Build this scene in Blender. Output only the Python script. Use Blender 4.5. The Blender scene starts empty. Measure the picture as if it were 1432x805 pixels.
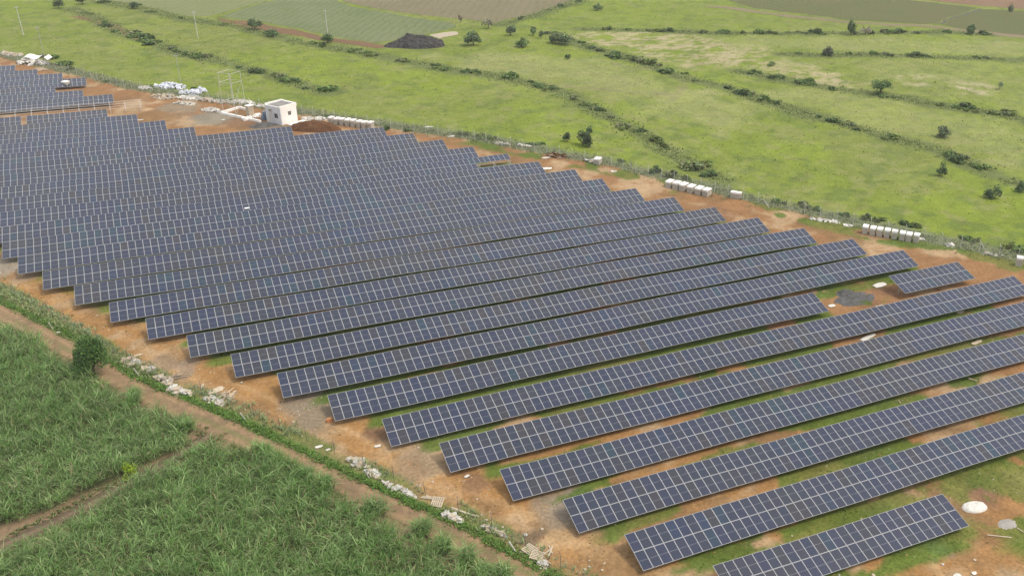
import bpy, bmesh, math, random
import numpy as np
from mathutils import Vector, Matrix

# ------------------------------------------------------------------ camera, sky, sun, exposure
sc = bpy.context.scene
COL = sc.collection
W0, H0 = 1432.0, 805.0                       # size of the survey photograph the coordinates were measured on
FOC, PITCH, YAW, ROLL, CAMH = 1308.4324, 0.4816788, 0.4603598, 0.0265948, 58.155
PX, PY = 137.51, 46.80                       # principal point offset (the picture is a crop)
cp, sp, cy, sy = math.cos(PITCH), math.sin(PITCH), math.cos(YAW), math.sin(YAW)
fwd = np.array([sy*cp, cy*cp, -sp]); rgt = np.array([cy, -sy, 0.0]); upv = np.cross(rgt, fwd)
rr = math.cos(ROLL)*rgt + math.sin(ROLL)*upv
uu = -math.sin(ROLL)*rgt + math.cos(ROLL)*upv
cam = bpy.data.cameras.new('camera'); camo = bpy.data.objects.new('camera', cam); COL.objects.link(camo)
camo.matrix_world = Matrix(((rr[0], uu[0], -fwd[0], 0), (rr[1], uu[1], -fwd[1], 0), (rr[2], uu[2], -fwd[2], CAMH), (0, 0, 0, 1)))
cam.sensor_fit = 'HORIZONTAL'; cam.sensor_width = 36.0; cam.lens = 36.0*FOC/W0
cam.shift_x = -PX/W0; cam.shift_y = PY/W0
cam.clip_start = 0.5; cam.clip_end = 12000
sc.camera = camo

SUN_EL, SUN_AZ = math.radians(58), math.radians(128)     # azimuth clockwise from +Y
w = bpy.data.worlds.new("World"); sc.world = w; w.use_nodes = True
nt = w.node_tree; nt.nodes.clear()
sky = nt.nodes.new('ShaderNodeTexSky'); sky.sky_type = 'NISHITA'; sky.sun_disc = False
sky.sun_elevation = SUN_EL; sky.sun_rotation = SUN_AZ
sky.air_density = 1.0; sky.dust_density = 6.0; sky.ozone_density = 1.0
bg = nt.nodes.new('ShaderNodeBackground'); bg.inputs['Strength'].default_value = 0.15
wo = nt.nodes.new('ShaderNodeOutputWorld')
# broken overcast: a bright cloud layer over most of the blue
tc = nt.nodes.new('ShaderNodeTexCoord'); cn = nt.nodes.new('ShaderNodeTexNoise'); cn.inputs['Scale'].default_value = 2.2; cn.inputs['Detail'].default_value = 6
nt.links.new(tc.outputs['Generated'], cn.inputs['Vector'])
cm = nt.nodes.new('ShaderNodeMapRange'); cm.inputs[1].default_value = .35; cm.inputs[2].default_value = .65; cm.inputs[3].default_value = .5; cm.inputs[4].default_value = .9
nt.links.new(cn.outputs['Fac'], cm.inputs[0])
mxs = nt.nodes.new('ShaderNodeMix'); mxs.data_type = 'RGBA'; nt.links.new(cm.outputs[0], mxs.inputs['Factor'])
nt.links.new(sky.outputs[0], mxs.inputs['A']); mxs.inputs['B'].default_value = (5.6, 5.75, 6.0, 1)
nt.links.new(mxs.outputs['Result'], bg.inputs[0]); nt.links.new(bg.outputs[0], wo.inputs[0])
sl = bpy.data.lights.new('sun', 'SUN'); sl.energy = 1.5; sl.angle = math.radians(12); sl.color = (1.0, 0.92, 0.78)
so = bpy.data.objects.new('sun', sl); COL.objects.link(so)
sdir = Vector((math.sin(SUN_AZ)*math.cos(SUN_EL), math.cos(SUN_AZ)*math.cos(SUN_EL), math.sin(SUN_EL)))
so.rotation_euler = sdir.to_track_quat('Z', 'Y').to_euler(); so.location = (0, -50, 150)
sc.view_settings.view_transform = 'Standard'; sc.view_settings.look = 'None'
sc.view_settings.gamma = 1.0; sc.view_settings.use_curve_mapping = False
sc.view_settings.exposure = 0.5
HAZE = 0.00018

# ------------------------------------------------------------------ measuring helpers
RM = np.array([rr, uu, fwd])
def G(px, py, z=0.0):
    """survey photo pixel -> point of the ground plane"""
    v = RM.T @ np.array([(px-W0/2-PX)/FOC, -(py-H0/2-PY)/FOC, 1.0])
    t = (z-CAMH)/v[2]
    return np.array([v[0]*t, v[1]*t, z])
def GL(pl): return [tuple(G(*p)[:2]) for p in pl]
def sst(a, b, x):
    t = np.clip((np.asarray(x, float)-a)/(b-a), 0, 1); return t*t*(3-2*t)
def hz(x, y):
    """height of the terrain: almost flat, a shallow dip at the lower right"""
    return -0.75*sst(36, 66, x)*(1-sst(48, 75, y))
_rng = np.random.default_rng(11)
_LAT = _rng.random((256, 256))
def vnoise(x, y):
    x = np.asarray(x, float); y = np.asarray(y, float)
    xi = np.floor(x).astype(int); yi = np.floor(y).astype(int); fx = x-xi; fy = y-yi
    fx = fx*fx*(3-2*fx); fy = fy*fy*(3-2*fy)
    a = _LAT[xi % 256, yi % 256]; b = _LAT[(xi+1) % 256, yi % 256]; c = _LAT[xi % 256, (yi+1) % 256]; d = _LAT[(xi+1) % 256, (yi+1) % 256]
    return a*(1-fx)*(1-fy)+b*fx*(1-fy)+c*(1-fx)*fy+d*fx*fy
def fbm(x, y, s, o=4, sx=0, gain=.5):
    r = 0; a = 1; t = 0; f = 1.0/s
    for k in range(o):
        r = r+a*vnoise(x*f+17.3*k+sx, y*f+31.7*k+sx*1.7); t += a; a *= gain; f *= 2.03
    return r/t
def seg_dist(X, Y, poly, closed):
    D = np.full(X.shape, 1e9); n = len(poly)
    for i in range(n if closed else n-1):
        x0, y0 = poly[i]; x1, y1 = poly[(i+1) % n]
        dx, dy = x1-x0, y1-y0; L = dx*dx+dy*dy+1e-9
        t = np.clip(((X-x0)*dx+(Y-y0)*dy)/L, 0, 1)
        D = np.minimum(D, (X-x0-t*dx)**2+(Y-y0-t*dy)**2)
    return np.sqrt(D)
def inside(X, Y, poly):
    r = np.zeros(X.shape, bool); n = len(poly)
    for i in range(n):
        x0, y0 = poly[i]; x1, y1 = poly[(i+1) % n]
        if y0 == y1: continue
        c = ((y0 > Y) != (y1 > Y)) & (X < (x1-x0)*(Y-y0)/(y1-y0)+x0)
        r ^= c
    return r
def sdist(X, Y, poly):
    d = seg_dist(X, Y, poly, True); return np.where(inside(X, Y, poly), d, -d)

# ------------------------------------------------------------------ object helpers
def tag(o, label=None, cat=None, group=None, kind=None):
    if label: o['label'] = label
    if cat: o['category'] = cat
    if group: o['group'] = group
    if kind: o['kind'] = kind
    return o
def empty(name, loc, rz=0.0):
    o = bpy.data.objects.new(name, None); COL.objects.link(o); o.location = loc; o.rotation_euler = (0, 0, rz); o.empty_display_size = .5
    return o
def np_mesh(name, V, F, mats, col=None, mi=None, smooth=False):
    """V (n,3); F (m,k) array of one polygon size or list of arrays; col per vertex (n,3)"""
    me = bpy.data.meshes.new(name)
    Fs = F if isinstance(F, list) else [F]
    Fs = [np.asarray(f, int) for f in Fs if len(f)]
    me.vertices.add(len(V)); me.vertices.foreach_set('co', np.asarray(V, np.float32).ravel())
    tot = np.concatenate([np.full(len(f), f.shape[1]) for f in Fs]); idx = np.concatenate([f.ravel() for f in Fs])
    me.loops.add(len(idx)); me.loops.foreach_set('vertex_index', idx.astype(np.int32))
    me.polygons.add(len(tot)); st = np.concatenate([[0], np.cumsum(tot)[:-1]])
    me.polygons.foreach_set('loop_start', st.astype(np.int32)); me.polygons.foreach_set('loop_total', tot.astype(np.int32))
    if mi is not None: me.polygons.foreach_set('material_index', np.asarray(mi, np.int32))
    if smooth: me.polygons.foreach_set('use_smooth', np.ones(len(tot), bool))
    if col is not None:
        a = me.attributes.new('tone', 'FLOAT_COLOR', 'POINT')
        c = np.ones((len(V), 4), np.float32); c[:, :3] = col; a.data.foreach_set('color', c.ravel())
    for m in (mats if isinstance(mats, (list, tuple)) else [mats]): me.materials.append(m)
    me.update(calc_edges=True); me.validate()
    return me
def link(name, me, parent=None, loc=None):
    o = bpy.data.objects.new(name, me); COL.objects.link(o)
    if parent is not None: o.parent = parent
    if loc is not None: o.location = loc
    return o
class MB:
    """collects boxes, bars and quads for one mesh"""
    def __init__(s): s.v = []; s.f = []; s.m = []
    def box(s, c, d, rz=0.0, m=0, tilt=None):
        b = len(s.v); R = Matrix.Rotation(rz, 3, 'Z')
        if tilt: R = R @ Matrix.Rotation(tilt[0], 3, 'X') @ Matrix.Rotation(tilt[1], 3, 'Y')
        for sx in (-.5, .5):
            for sy_ in (-.5, .5):
                for sz in (-.5, .5):
                    p = R @ Vector((sx*d[0], sy_*d[1], sz*d[2])); s.v.append((c[0]+p.x, c[1]+p.y, c[2]+p.z))
        for q in ((0, 1, 3, 2), (4, 6, 7, 5), (0, 4, 5, 1), (2, 3, 7, 6), (0, 2, 6, 4), (1, 5, 7, 3)):
            s.f.append([b+k for k in q]); s.m.append(m)
    def bar(s, a, b_, r, m=0, n=6, r2=None):
        a = Vector(a); b_ = Vector(b_); d = (b_-a).normalized(); r2 = r if r2 is None else r2
        u = d.orthogonal().normalized(); v = d.cross(u); b = len(s.v)
        for P, q in ((a, r), (b_, r2)):
            for k in range(n):
                t = 2*math.pi*k/n; p = P+(u*math.cos(t)+v*math.sin(t))*q; s.v.append(tuple(p))
        for k in range(n): s.f.append([b+k, b+(k+1) % n, b+n+(k+1) % n, b+n+k]); s.m.append(m)
        s.f.append([b+k for k in range(n)][::-1]); s.m.append(m); s.f.append([b+n+k for k in range(n)]); s.m.append(m)
    def quad(s, pts, m=0):
        b = len(s.v); s.v += [tuple(p) for p in pts]; s.f.append([b+k for k in range(len(pts))]); s.m.append(m)
    def mesh(s, name, mats):
        me = bpy.data.meshes.new(name); me.from_pydata(s.v, [], s.f)
        for m in (mats if isinstance(mats, (list, tuple)) else [mats]): me.materials.append(m)
        me.polygons.foreach_set('material_index', s.m); me.update(); return me
    def build(s, name, mats, parent=None, loc=None): return link(name, s.mesh(name, mats), parent, loc)

# ------------------------------------------------------------------ materials
def lin(r, g, b):
    f = lambda c: (c/255/12.92) if c/255 <= .04045 else ((c/255+.055)/1.055)**2.4
    return (f(r), f(g), f(b))
def mat(name, base=(.5, .5, .5), rough=.8, metal=0.0, spec=.3, attr=False, nscale=None, namt=.25, bump=0.0, bscale=None, translucent=0.0, coarse=None):
    m = bpy.data.materials.new(name); m.use_nodes = True; t = m.node_tree; b = t.nodes['Principled BSDF']
    b.inputs['Roughness'].default_value = rough; b.inputs['Metallic'].default_value = metal; b.inputs['Specular IOR Level'].default_value = spec
    src = None
    if attr:
        a = t.nodes.new('ShaderNodeAttribute'); a.attribute_name = 'tone'; src = a.outputs['Color']
    else:
        r = t.nodes.new('ShaderNodeRGB'); r.outputs[0].default_value = (*base, 1); src = r.outputs[0]
    geo = t.nodes.new('ShaderNodeNewGeometry')
    for sc_, am in ((nscale, namt), coarse or (None, 0)):
        if sc_:
            n = t.nodes.new('ShaderNodeTexNoise'); n.inputs['Scale'].default_value = sc_; n.inputs['Detail'].default_value = 5; n.inputs['Roughness'].default_value = .65
            t.links.new(geo.outputs['Position'], n.inputs['Vector'])
            mr = t.nodes.new('ShaderNodeMapRange'); mr.inputs[1].default_value = .25; mr.inputs[2].default_value = .75
            mr.inputs[3].default_value = 1-am; mr.inputs[4].default_value = 1+am; t.links.new(n.outputs['Fac'], mr.inputs[0])
            mx = t.nodes.new('ShaderNodeVectorMath'); mx.operation = 'SCALE'; t.links.new(src, mx.inputs[0]); t.links.new(mr.outputs[0], mx.inputs['Scale']); src = mx.outputs[0]
    t.links.new(src, b.inputs['Base Color'])
    if bump:
        n = t.nodes.new('ShaderNodeTexNoise'); n.inputs['Scale'].default_value = bscale or 3; n.inputs['Detail'].default_value = 6
        t.links.new(geo.outputs['Position'], n.inputs['Vector'])
        bp = t.nodes.new('ShaderNodeBump'); bp.inputs['Strength'].default_value = 1.0; bp.inputs['Distance'].default_value = bump
        t.links.new(n.outputs['Fac'], bp.inputs['Height']); t.links.new(bp.outputs[0], b.inputs['Normal'])
    if translucent:
        tr = t.nodes.new('ShaderNodeBsdfTranslucent'); t.links.new(src, tr.inputs['Color'])
        mx = t.nodes.new('ShaderNodeMixShader'); mx.inputs[0].default_value = translucent
        t.links.new(b.outputs[0], mx.inputs[1]); t.links.new(tr.outputs[0], mx.inputs[2]); t.links.new(mx.outputs[0], t.nodes['Material Output'].inputs['Surface'])
    return m
M = {}
M['ground'] = mat('ground', attr=True, rough=.95, spec=.1, nscale=2.6, namt=.32, bump=.08, bscale=2.8, coarse=(.6, .2))
M['road'] = mat('road_earth', attr=True, rough=.95, spec=.1, nscale=3.0, namt=.2, bump=.05, bscale=3)
M['leaf'] = mat('leaf', attr=True, rough=.6, spec=.25, translucent=.25)
M['blade'] = mat('blade', attr=True, rough=.5, spec=.35, translucent=.35)
M['bark'] = mat('bark', (.09, .065, .045), rough=.9, nscale=6, bump=.02, bscale=9)
M['alu'] = mat('aluminium_frame', (.40, .405, .41), rough=.45, metal=.0, spec=.5)
M['galv'] = mat('galvanised_steel', (.42, .43, .43), rough=.5, metal=.3, spec=.5, nscale=4, namt=.15)
M['paint'] = mat('white_steel', (.52, .50, .46), rough=.5, nscale=3, namt=.1)
M['white'] = mat('white_plaster', (.82, .79, .735), rough=.9, nscale=.9, namt=.07, coarse=(6, .03))
M['plaster_shaded'] = mat('patchy_shaded_plaster', (.60, .60, .60), rough=.9, nscale=4.5, namt=.22)  # patchy plaster of the left wall, its shade put into a greyer base
M['concrete'] = mat('concrete', (.33, .31, .28), rough=.9, nscale=2.5, namt=.2)
M['roof'] = mat('roof_screed', (.22, .21, .2), rough=.95, nscale=1.5, namt=.25)
M['dark'] = mat('dark_opening', (.02, .02, .022), rough=.3, spec=.5)
M['wood'] = mat('pale_wood', (.48, .40, .29), rough=.8, nscale=5, namt=.2)
M['oldwood'] = mat('weathered_wood', (.36, .28, .19), rough=.9, nscale=5, namt=.25)
M['carton'] = mat('grey_blocks', (.42, .385, .32), rough=.9, nscale=5, namt=.25)
M['cover'] = mat('white_cover', (.80, .77, .72), rough=.6, nscale=3, namt=.08)
M['tarp'] = mat('white_tarp', (.58, .555, .50), rough=.6, nscale=2.5, namt=.15)
M['bluetarp'] = mat('blue_white_sacks', (.56, .58, .63), rough=.6, nscale=2.0, namt=.3)
M['rubble'] = mat('pale_rubble', (.44, .42, .38), rough=.95, nscale=3, namt=.35)
M['stone'] = mat('beige_rubble', (.42, .35, .26), rough=.95, nscale=3, namt=.3)
M['brick'] = mat('orange_block', (.45, .20, .09), rough=.9, nscale=5, namt=.15)
M['mound'] = mat('red_earth_mound', (.125, .065, .034), rough=1, spec=.05, nscale=2.5, namt=.35, bump=.12, bscale=2.5)
M['spoil'] = mat('black_spoil', (.062, .058, .055), rough=1, spec=.05, nscale=1.2, namt=.6, bump=.6, bscale=1.4)
M['ash'] = mat('grey_ash', (.10, .098, .095), rough=1, spec=.05, nscale=1.5, namt=.45, bump=.08, bscale=3)
M['cement'] = mat('grey_cement', (.31, .29, .26), rough=1, spec=.05, nscale=2.5, namt=.2)
M['tank'] = mat('blue_grey_drums', (.16, .2, .27), rough=.5, nscale=3, namt=.3)
M['pole'] = mat('pale_pole', (.5, .49, .46), rough=.8)
M['oldsteel'] = mat('old_steel', (.13, .12, .11), rough=.8)
M['fpost'] = mat('fence_post', (.48, .47, .44), rough=.8, nscale=3, namt=.2)

def wire_mat(name, col, cover):
    m = bpy.data.materials.new(name); m.use_nodes = True; t = m.node_tree; b = t.nodes['Principled BSDF']
    b.inputs['Base Color'].default_value = (*col, 1); b.inputs['Roughness'].default_value = .7
    tr = t.nodes.new('ShaderNodeBsdfTransparent'); n = t.nodes.new('ShaderNodeTexNoise'); n.inputs['Scale'].default_value = .6
    g = t.nodes.new('ShaderNodeNewGeometry'); t.links.new(g.outputs['Position'], n.inputs['Vector'])
    mr = t.nodes.new('ShaderNodeMapRange'); mr.inputs[1].default_value = .3; mr.inputs[2].default_value = .7; mr.inputs[3].default_value = cover*.6; mr.inputs[4].default_value = cover*1.3
    t.links.new(n.outputs['Fac'], mr.inputs[0])
    mx = t.nodes.new('ShaderNodeMixShader'); t.links.new(mr.outputs[0], mx.inputs[0]); t.links.new(tr.outputs[0], mx.inputs[1]); t.links.new(b.outputs[0], mx.inputs[2])
    t.links.new(mx.outputs[0], t.nodes['Material Output'].inputs['Surface']); return m
M['wire'] = wire_mat('chain_link', (.36, .38, .34), .16)

def glass_mat():
    m = bpy.data.materials.new('solar_glass'); m.use_nodes = True; t = m.node_tree; b = t.nodes['Principled BSDF']
    a = t.nodes.new('ShaderNodeAttribute'); a.attribute_name = 'tone'
    g = t.nodes.new('ShaderNodeNewGeometry')
    n = t.nodes.new('ShaderNodeTexNoise'); n.inputs['Scale'].default_value = .07; n.inputs['Detail'].default_value = 3
    t.links.new(g.outputs['Position'], n.inputs['Vector'])
    cr = t.nodes.new('ShaderNodeMapRange'); cr.inputs[1].default_value = .4; cr.inputs[2].default_value = .62; t.links.new(n.outputs['Fac'], cr.inputs[0])
    n2 = t.nodes.new('ShaderNodeTexNoise'); n2.inputs['Scale'].default_value = 9.0; t.links.new(g.outputs['Position'], n2.inputs['Vector'])
    mr = t.nodes.new('ShaderNodeMapRange'); mr.inputs[3].default_value = .82; mr.inputs[4].default_value = 1.18; t.links.new(n2.outputs['Fac'], mr.inputs[0])
    mx = t.nodes.new('ShaderNodeMix'); mx.data_type = 'RGBA'; mx.blend_type = 'MULTIPLY'
    t.links.new(cr.outputs[0], mx.inputs['Factor']); t.links.new(a.outputs['Color'], mx.inputs['A']); mx.inputs['B'].default_value = (1.15, 1.06, .88, 1)
    sc_ = t.nodes.new('ShaderNodeVectorMath'); sc_.operation = 'SCALE'; t.links.new(mx.outputs['Result'], sc_.inputs[0]); t.links.new(mr.outputs[0], sc_.inputs['Scale'])
    t.links.new(sc_.outputs[0], b.inputs['Base Color'])
    b.inputs['Roughness'].default_value = .12; b.inputs['Specular IOR Level'].default_value = .75
    b.inputs['Sheen Weight'].default_value = .06; b.inputs['Sheen Roughness'].default_value = .6; b.inputs['Sheen Tint'].default_value = (.95, .92, .88, 1); b.inputs['IOR'].default_value = 1.45
    return m
M['glass'] = glass_mat()

# ------------------------------------------------------------------ the plan of the place (metres)
# index: y of the front edge, x of left end, x of right end, front edge height left, right
ROWS = [
 (48.01, 36.28, 62.79, .64, .02), (54.84, 31.09, 116.09, .65, .26), (61.68, 27.91, 112.91, .64, .52), (68.56, 24.02, 109.02, .63, .77),
 (75.32, 19.84, 104.84, .64, .90), (82.16, 15.53, 108.37, .70, 1.0), (89.05, 11.12, 77.40, .82, 1.04), (95.92, 6.73, 99.61, .86, 1.05),
 (102.65, 2.39, 95.11, .84, .96), (109.56, -2.0, 90.81, .86, .89), (116.36, -6.36, 86.43, .85, .87), (123.19, -10.52, 82.35, .85, .91),
 (130.04, -14.68, 78.30, .91, .96), (136.85, -18.71, 74.36, 1.0, .95), (143.71, -22.10, 70.91, 1.04, .93), (150.59, -24.55, 67.81, 1.04, .89),
 (157.40, None, 63.72, 1.02, .87), (164.21, None, 59.87, .99, .83), (171.07, None, 55.11, .95, .80), (177.89, None, 50.94, .91, .75),
 (184.73, None, 46.70, .88, .71), (191.57, None, 42.05, .85, .71), (198.40, None, 24.27, .83, .74), (205.25, None, 5.97, .81, .81),
 (212.07, None, .78, .80, .85), (218.91, None, -4.46, .79, .87), (225.75, None, -10.20, .79, .87), (232.58, None, -3.1, .79, .82),
 (239.41, None, -8.93, .79, .77), (246.26, None, -15.17, .79, .74), (253.09, None, -21.12, .79, .68), (259.92, None, -14.72, .79, .62),
 (266.76, None, -20.0, .80, .57), (273.6, None, -25.81, .80, .56), (280.44, None, -31.1, .80, .56)]
TILT, CW, PL = 0.2746646, 1.02, 1.985
DEPTH = 3.993*math.cos(TILT)
VERGE = GL([(-60, 388), (0, 421), (60, 449), (117, 476), (147, 502), (201, 533), (335, 587), (476, 657), (644, 735), (762, 800), (840, 850)])
FENCE_L = GL([(-60, 372), (0, 404), (60, 434), (117, 465), (160, 495), (213, 524), (345, 577), (488, 644), (654, 722), (775, 789), (850, 832)])
FENCE_R = GL([(-60, 66), (0, 80), (77, 98.6), (127, 110), (181, 125), (421, 160), (524, 176), (667, 197), (851, 232), (1014, 274), (1211, 320), (1421, 365), (1560, 395)])
SITE = FENCE_L+[(60, 15), (160, 40)]+FENCE_R[::-1]
ROADC = GL([(-60, 405), (0, 437), (60, 470), (94, 489), (150, 520), (201, 550), (319, 603), (390, 636), (476, 675), (577, 722), (691, 778), (744, 805), (820, 845)])
PATHC = GL([(300, 604), (270, 624), (225, 652), (180, 678), (90, 724), (30, 752), (-30, 778), (-80, 800)])
CANE_A = GL([(-70, 430), (0, 464), (45, 480), (110, 522), (165, 556), (215, 584), (256, 606), (262, 622), (225, 640), (150, 680), (0, 738), (-70, 765)])
CANE_B = GL([(288, 626), (345, 646), (400, 668), (455, 697), (510, 728), (565, 758), (625, 790), (690, 830), (690, 880), (0, 880), (-70, 880), (-70, 822), (0, 792), (80, 748), (150, 708), (230, 662)])
H = dict(
 H1=GL([(98, 12), (120, 20), (170, 45), (250, 73), (330, 92), (400, 112), (462, 129)]),
 H2=GL([(476, 68), (560, 85), (620, 97), (690, 105), (760, 122), (800, 136), (850, 162), (900, 190), (950, 222), (1015, 255)]),
 H3=GL([(770, 46), (830, 68), (900, 88), (960, 110), (1010, 121), (1080, 145), (1130, 161), (1180, 173), (1240, 192), (1300, 206), (1345, 224), (1395, 246), (1440, 262)]),
 H4=GL([(1028, 99), (1100, 113), (1200, 129), (1260, 137), (1330, 150), (1400, 160), (1445, 170)]),
 H5=GL([(815, 41), (900, 43), (980, 46), (1060, 47), (1180, 47), (1240, 46), (1320, 45), (1390, 49)]),
 H6=GL([(1088, 76), (1160, 78), (1200, 76), (1280, 79), (1400, 83), (1440, 84)]),
 H7=GL([(140, 2), (208, 14), (260, 28), (330, 36), (392, 53), (450, 65), (480, 70)]),
 H8=GL([(700, 36), (735, 25), (790, 8), (815, -2)]))

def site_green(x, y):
    """0..1 how green a point inside the site is: grass, and table shade as colour"""
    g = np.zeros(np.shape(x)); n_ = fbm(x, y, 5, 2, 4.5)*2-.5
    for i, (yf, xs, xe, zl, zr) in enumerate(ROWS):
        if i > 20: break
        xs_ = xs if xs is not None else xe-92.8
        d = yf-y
        k = sst(-4.4, -3.2, d)*(1-sst(1.2, 2.6, d))*sst(.5, 5, x-xs_+3*(n_-.5))*sst(-1.5, 1.5, xe+1-x)  # grass strip, carried on under the tables to deepen their shade by colour
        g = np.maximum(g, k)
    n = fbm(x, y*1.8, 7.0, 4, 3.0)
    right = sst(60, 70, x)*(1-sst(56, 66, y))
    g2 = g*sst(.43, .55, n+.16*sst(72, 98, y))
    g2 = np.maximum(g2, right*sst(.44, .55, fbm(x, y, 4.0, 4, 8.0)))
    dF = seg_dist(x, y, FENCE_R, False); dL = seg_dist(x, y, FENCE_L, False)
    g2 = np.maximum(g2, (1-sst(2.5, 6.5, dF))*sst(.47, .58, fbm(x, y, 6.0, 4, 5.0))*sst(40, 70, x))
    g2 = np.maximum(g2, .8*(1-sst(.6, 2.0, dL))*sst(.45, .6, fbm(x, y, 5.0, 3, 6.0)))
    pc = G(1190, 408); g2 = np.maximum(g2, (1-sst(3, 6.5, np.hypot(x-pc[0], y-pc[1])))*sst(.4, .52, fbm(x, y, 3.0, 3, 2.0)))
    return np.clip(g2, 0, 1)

def mixc(a, b, t): return a*(1-t[..., None])+np.asarray(b)*t[..., None]
def ground_colour(X, Y):
    n1 = fbm(X, Y, 45, 4, 1.0); n2 = fbm(X, Y, 9, 5, 2.0); n3 = fbm(X, Y, 2.2, 3, 4.0)
    C = np.empty(X.shape+(3,)); C[:] = (.160, .206, .031)
    C = mixc(C, (.165, .192, .045), sst(.45, .68, n1*.6+n2*.4))
    C = mixc(C, (.172, .22, .031), sst(.5, .7, fbm(X, Y, 20, 4, 9.0)))
    C = mixc(C, (.13, .165, .034), .5*sst(.54, .68, fbm(X*.8+Y*.6, (Y*.8-X*.6)*2.6, 9, 5, 14.0, .65)))
    C = mixc(C, (.205, .21, .08), .6*sst(.54, .66, fbm(X, Y, 3.2, 4, 15.0, .65)))
    C = mixc(C, (.10, .14, .035), .6*sst(.57, .68, fbm(X, Y, 3.5, 3, 16.0, .6)))
    dryp = [(GL([(605, 78), (700, 72), (860, 88), (960, 125), (1060, 155), (1010, 190), (900, 145), (780, 112), (640, 95)]), .55, 12),
            (GL([(1000, 130), (1180, 170), (1330, 200), (1432, 230), (1432, 175), (1250, 140), (1100, 118)]), .45, 14),
            (GL([(990, 50), (1200, 52), (1432, 60), (1432, 78), (1200, 72), (1000, 68)]), .45, 12),
            (GL([(1180, 80), (1432, 88), (1432, 150), (1260, 130)]), .25, 15)]
    for P, a, wd in dryp: C = mixc(C, (.27, .27, .12), a*.8*sst(-wd*.5, wd*.5, sdist(X, Y, P)+(n2-.5)*16))
    stub = GL([(800, 52), (850, 43), (990, 48), (1060, 66), (1110, 92), (1215, 118), (1190, 124), (1100, 108), (1030, 94), (960, 92), (890, 74)])
    s = sst(-6, 6, sdist(X, Y, stub)+(n2-.5)*22)
    C = mixc(C, (.34, .29, .175), .85*s*sst(.44, .58, .5*fbm(X, Y*2.2, 6, 3, 12.0)+.5*fbm(X, Y*1.6, 2.2, 2, 13.0)))
    for P in (GL([(1250, 112), (1290, 108), (1300, 120), (1255, 122)]), GL([(1320, 118), (1380, 120), (1370, 130), (1322, 128)])):
        C = mixc(C, (.36, .31, .21), sst(-4, 4, sdist(X, Y, P)+(n2-.5)*14)*sst(.4, .6, n3))
    # furrow-like tracks in the pasture
    for P in (GL([(860, 90), (930, 100), (960, 118), (940, 140)]), GL([(630, 100), (760, 118), (960, 135)])):
        C = mixc(C, (.2, .17, .1), .5*(1-sst(.3, 1.6, seg_dist(X, Y, P, False)+(n3-.5)*2)))
    # rank growth under the hedges
    for k, P in H.items():
        d = seg_dist(X, Y, P, False)+(n2-.5)*5
        C = mixc(C, (.115, .14, .05), .9*(1-sst(1.6, 4.6, d)))
    C = mixc(C, (.19, .10, .07), .8*(1-sst(1.0, 2.2, seg_dist(X, Y, GL([(105, 24), (140, 30), (178, 46), (210, 60)]), False)+(n3-.5)*2)))
    C *= (0.86+.28*n3)[..., None]; C *= (.9+.2*n2)[..., None]
    # belt of weeds outside the right fence
    dF = seg_dist(X, Y, FENCE_R, False)
    C = mixc(C, (.15, .165, .095), .9*(1-sst(2.0, 5.5, dF+(n2-.5)*5)))
    # site earth
    E = np.empty_like(C); E[:] = (.285, .158, .060)
    red = sst(-40, 40, (X-20)*.8+(Y-130)*.55)
    E = mixc(E, (.245, .135, .062), red)
    E = mixc(E, (.37, .265, .155), .8*sst(.5, .66, fbm(X+Y*.5, Y-X*.5, 5, 5, 20.)))
    E = mixc(E, (.195, .118, .055), .8*sst(.54, .68, fbm(X, Y, 9, 5, 21.)))
    tr = fbm((X*.856+Y*.52)/1.0, (Y*.856-X*.52)/9.0, 1.1, 3, 23.)          # wheel ruts along the left lane
    E = mixc(E, (.35, .225, .11), .7*sst(.55, .7, tr)*(1-sst(6, 14, seg_dist(X, Y, FENCE_L, False))))
    dl = seg_dist(X, Y, FENCE_L, False)+(fbm(X, Y, 12, 2, 24.)-.5)*1.5
    for q in (3.4, 4.9, 7.0, 8.4): E = mixc(E, (.40, .28, .155) if q in (3.4, 7.0) else (.20, .115, .05), .5*np.exp(-((dl-q)/.35)**2)*sst(.4, .6, fbm(X, Y, 10, 2, 25.+q)))
    for (px, py, r, c, a) in ((440, 572, 4.2, (.20, .165, .115), .9), (420, 560, 2.5, (.21, .17, .12), .7), (815, 707, 3.2, (.22, .185, .145), .9), (770, 716, 2, (.21, .175, .13), .7), (225, 510, 2.2, (.21, .165, .115), .7), (260, 520, 2.0, (.24, .19, .14), .7),
                              (10, 372, 4, (.27, .24, .19), .9), (40, 380, 3, (.26, .2, .14), .6), (1300, 752, 2.0, (.2, .19, .18), .8), (1280, 738, 1.5, (.26, .24, .2), .6), (585, 647, 2.5, (.22, .17, .115), .6), (740, 752, 1.6, (.12, .08, .05), .75), (748, 742, 1.0, (.10, .075, .05), .7), (525, 602, 1.8, (.15, .09, .055), .8), (665, 680, 1.5, (.17, .1, .06), .7),
                              (300, 165, 5, (.2, .19, .15), .8), (340, 170, 4, (.17, .1, .06), .7), (250, 150, 5, (.22, .2, .15), .6), (1350, 672, 3.0, (.19, .11, .065), .9), (1380, 668, 2.0, (.19, .11, .065), .9), (150, 425, 3, (.19, .12, .065), .7), (380, 180, 4, (.16, .14, .11), .7),
                              (1225, 430, 2.5, (.16, .09, .05), .7), (1235, 405, 3, (.18, .1, .055), .7), (1390, 330, 4, (.2, .11, .06), .5), (1000, 300, 5, (.22, .12, .065), .5)):
        p = G(px, py); d = np.hypot(X-p[0], (Y-p[1])*.8)+(n3-.5)*2.4+(n2-.5)*3
        E = mixc(E, c, a*(1-sst(r*.55, r*1.15, d)))
    gr = site_green(X, Y); gr = sst(.25, .75, gr+(n3-.5)*.7)
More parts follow.
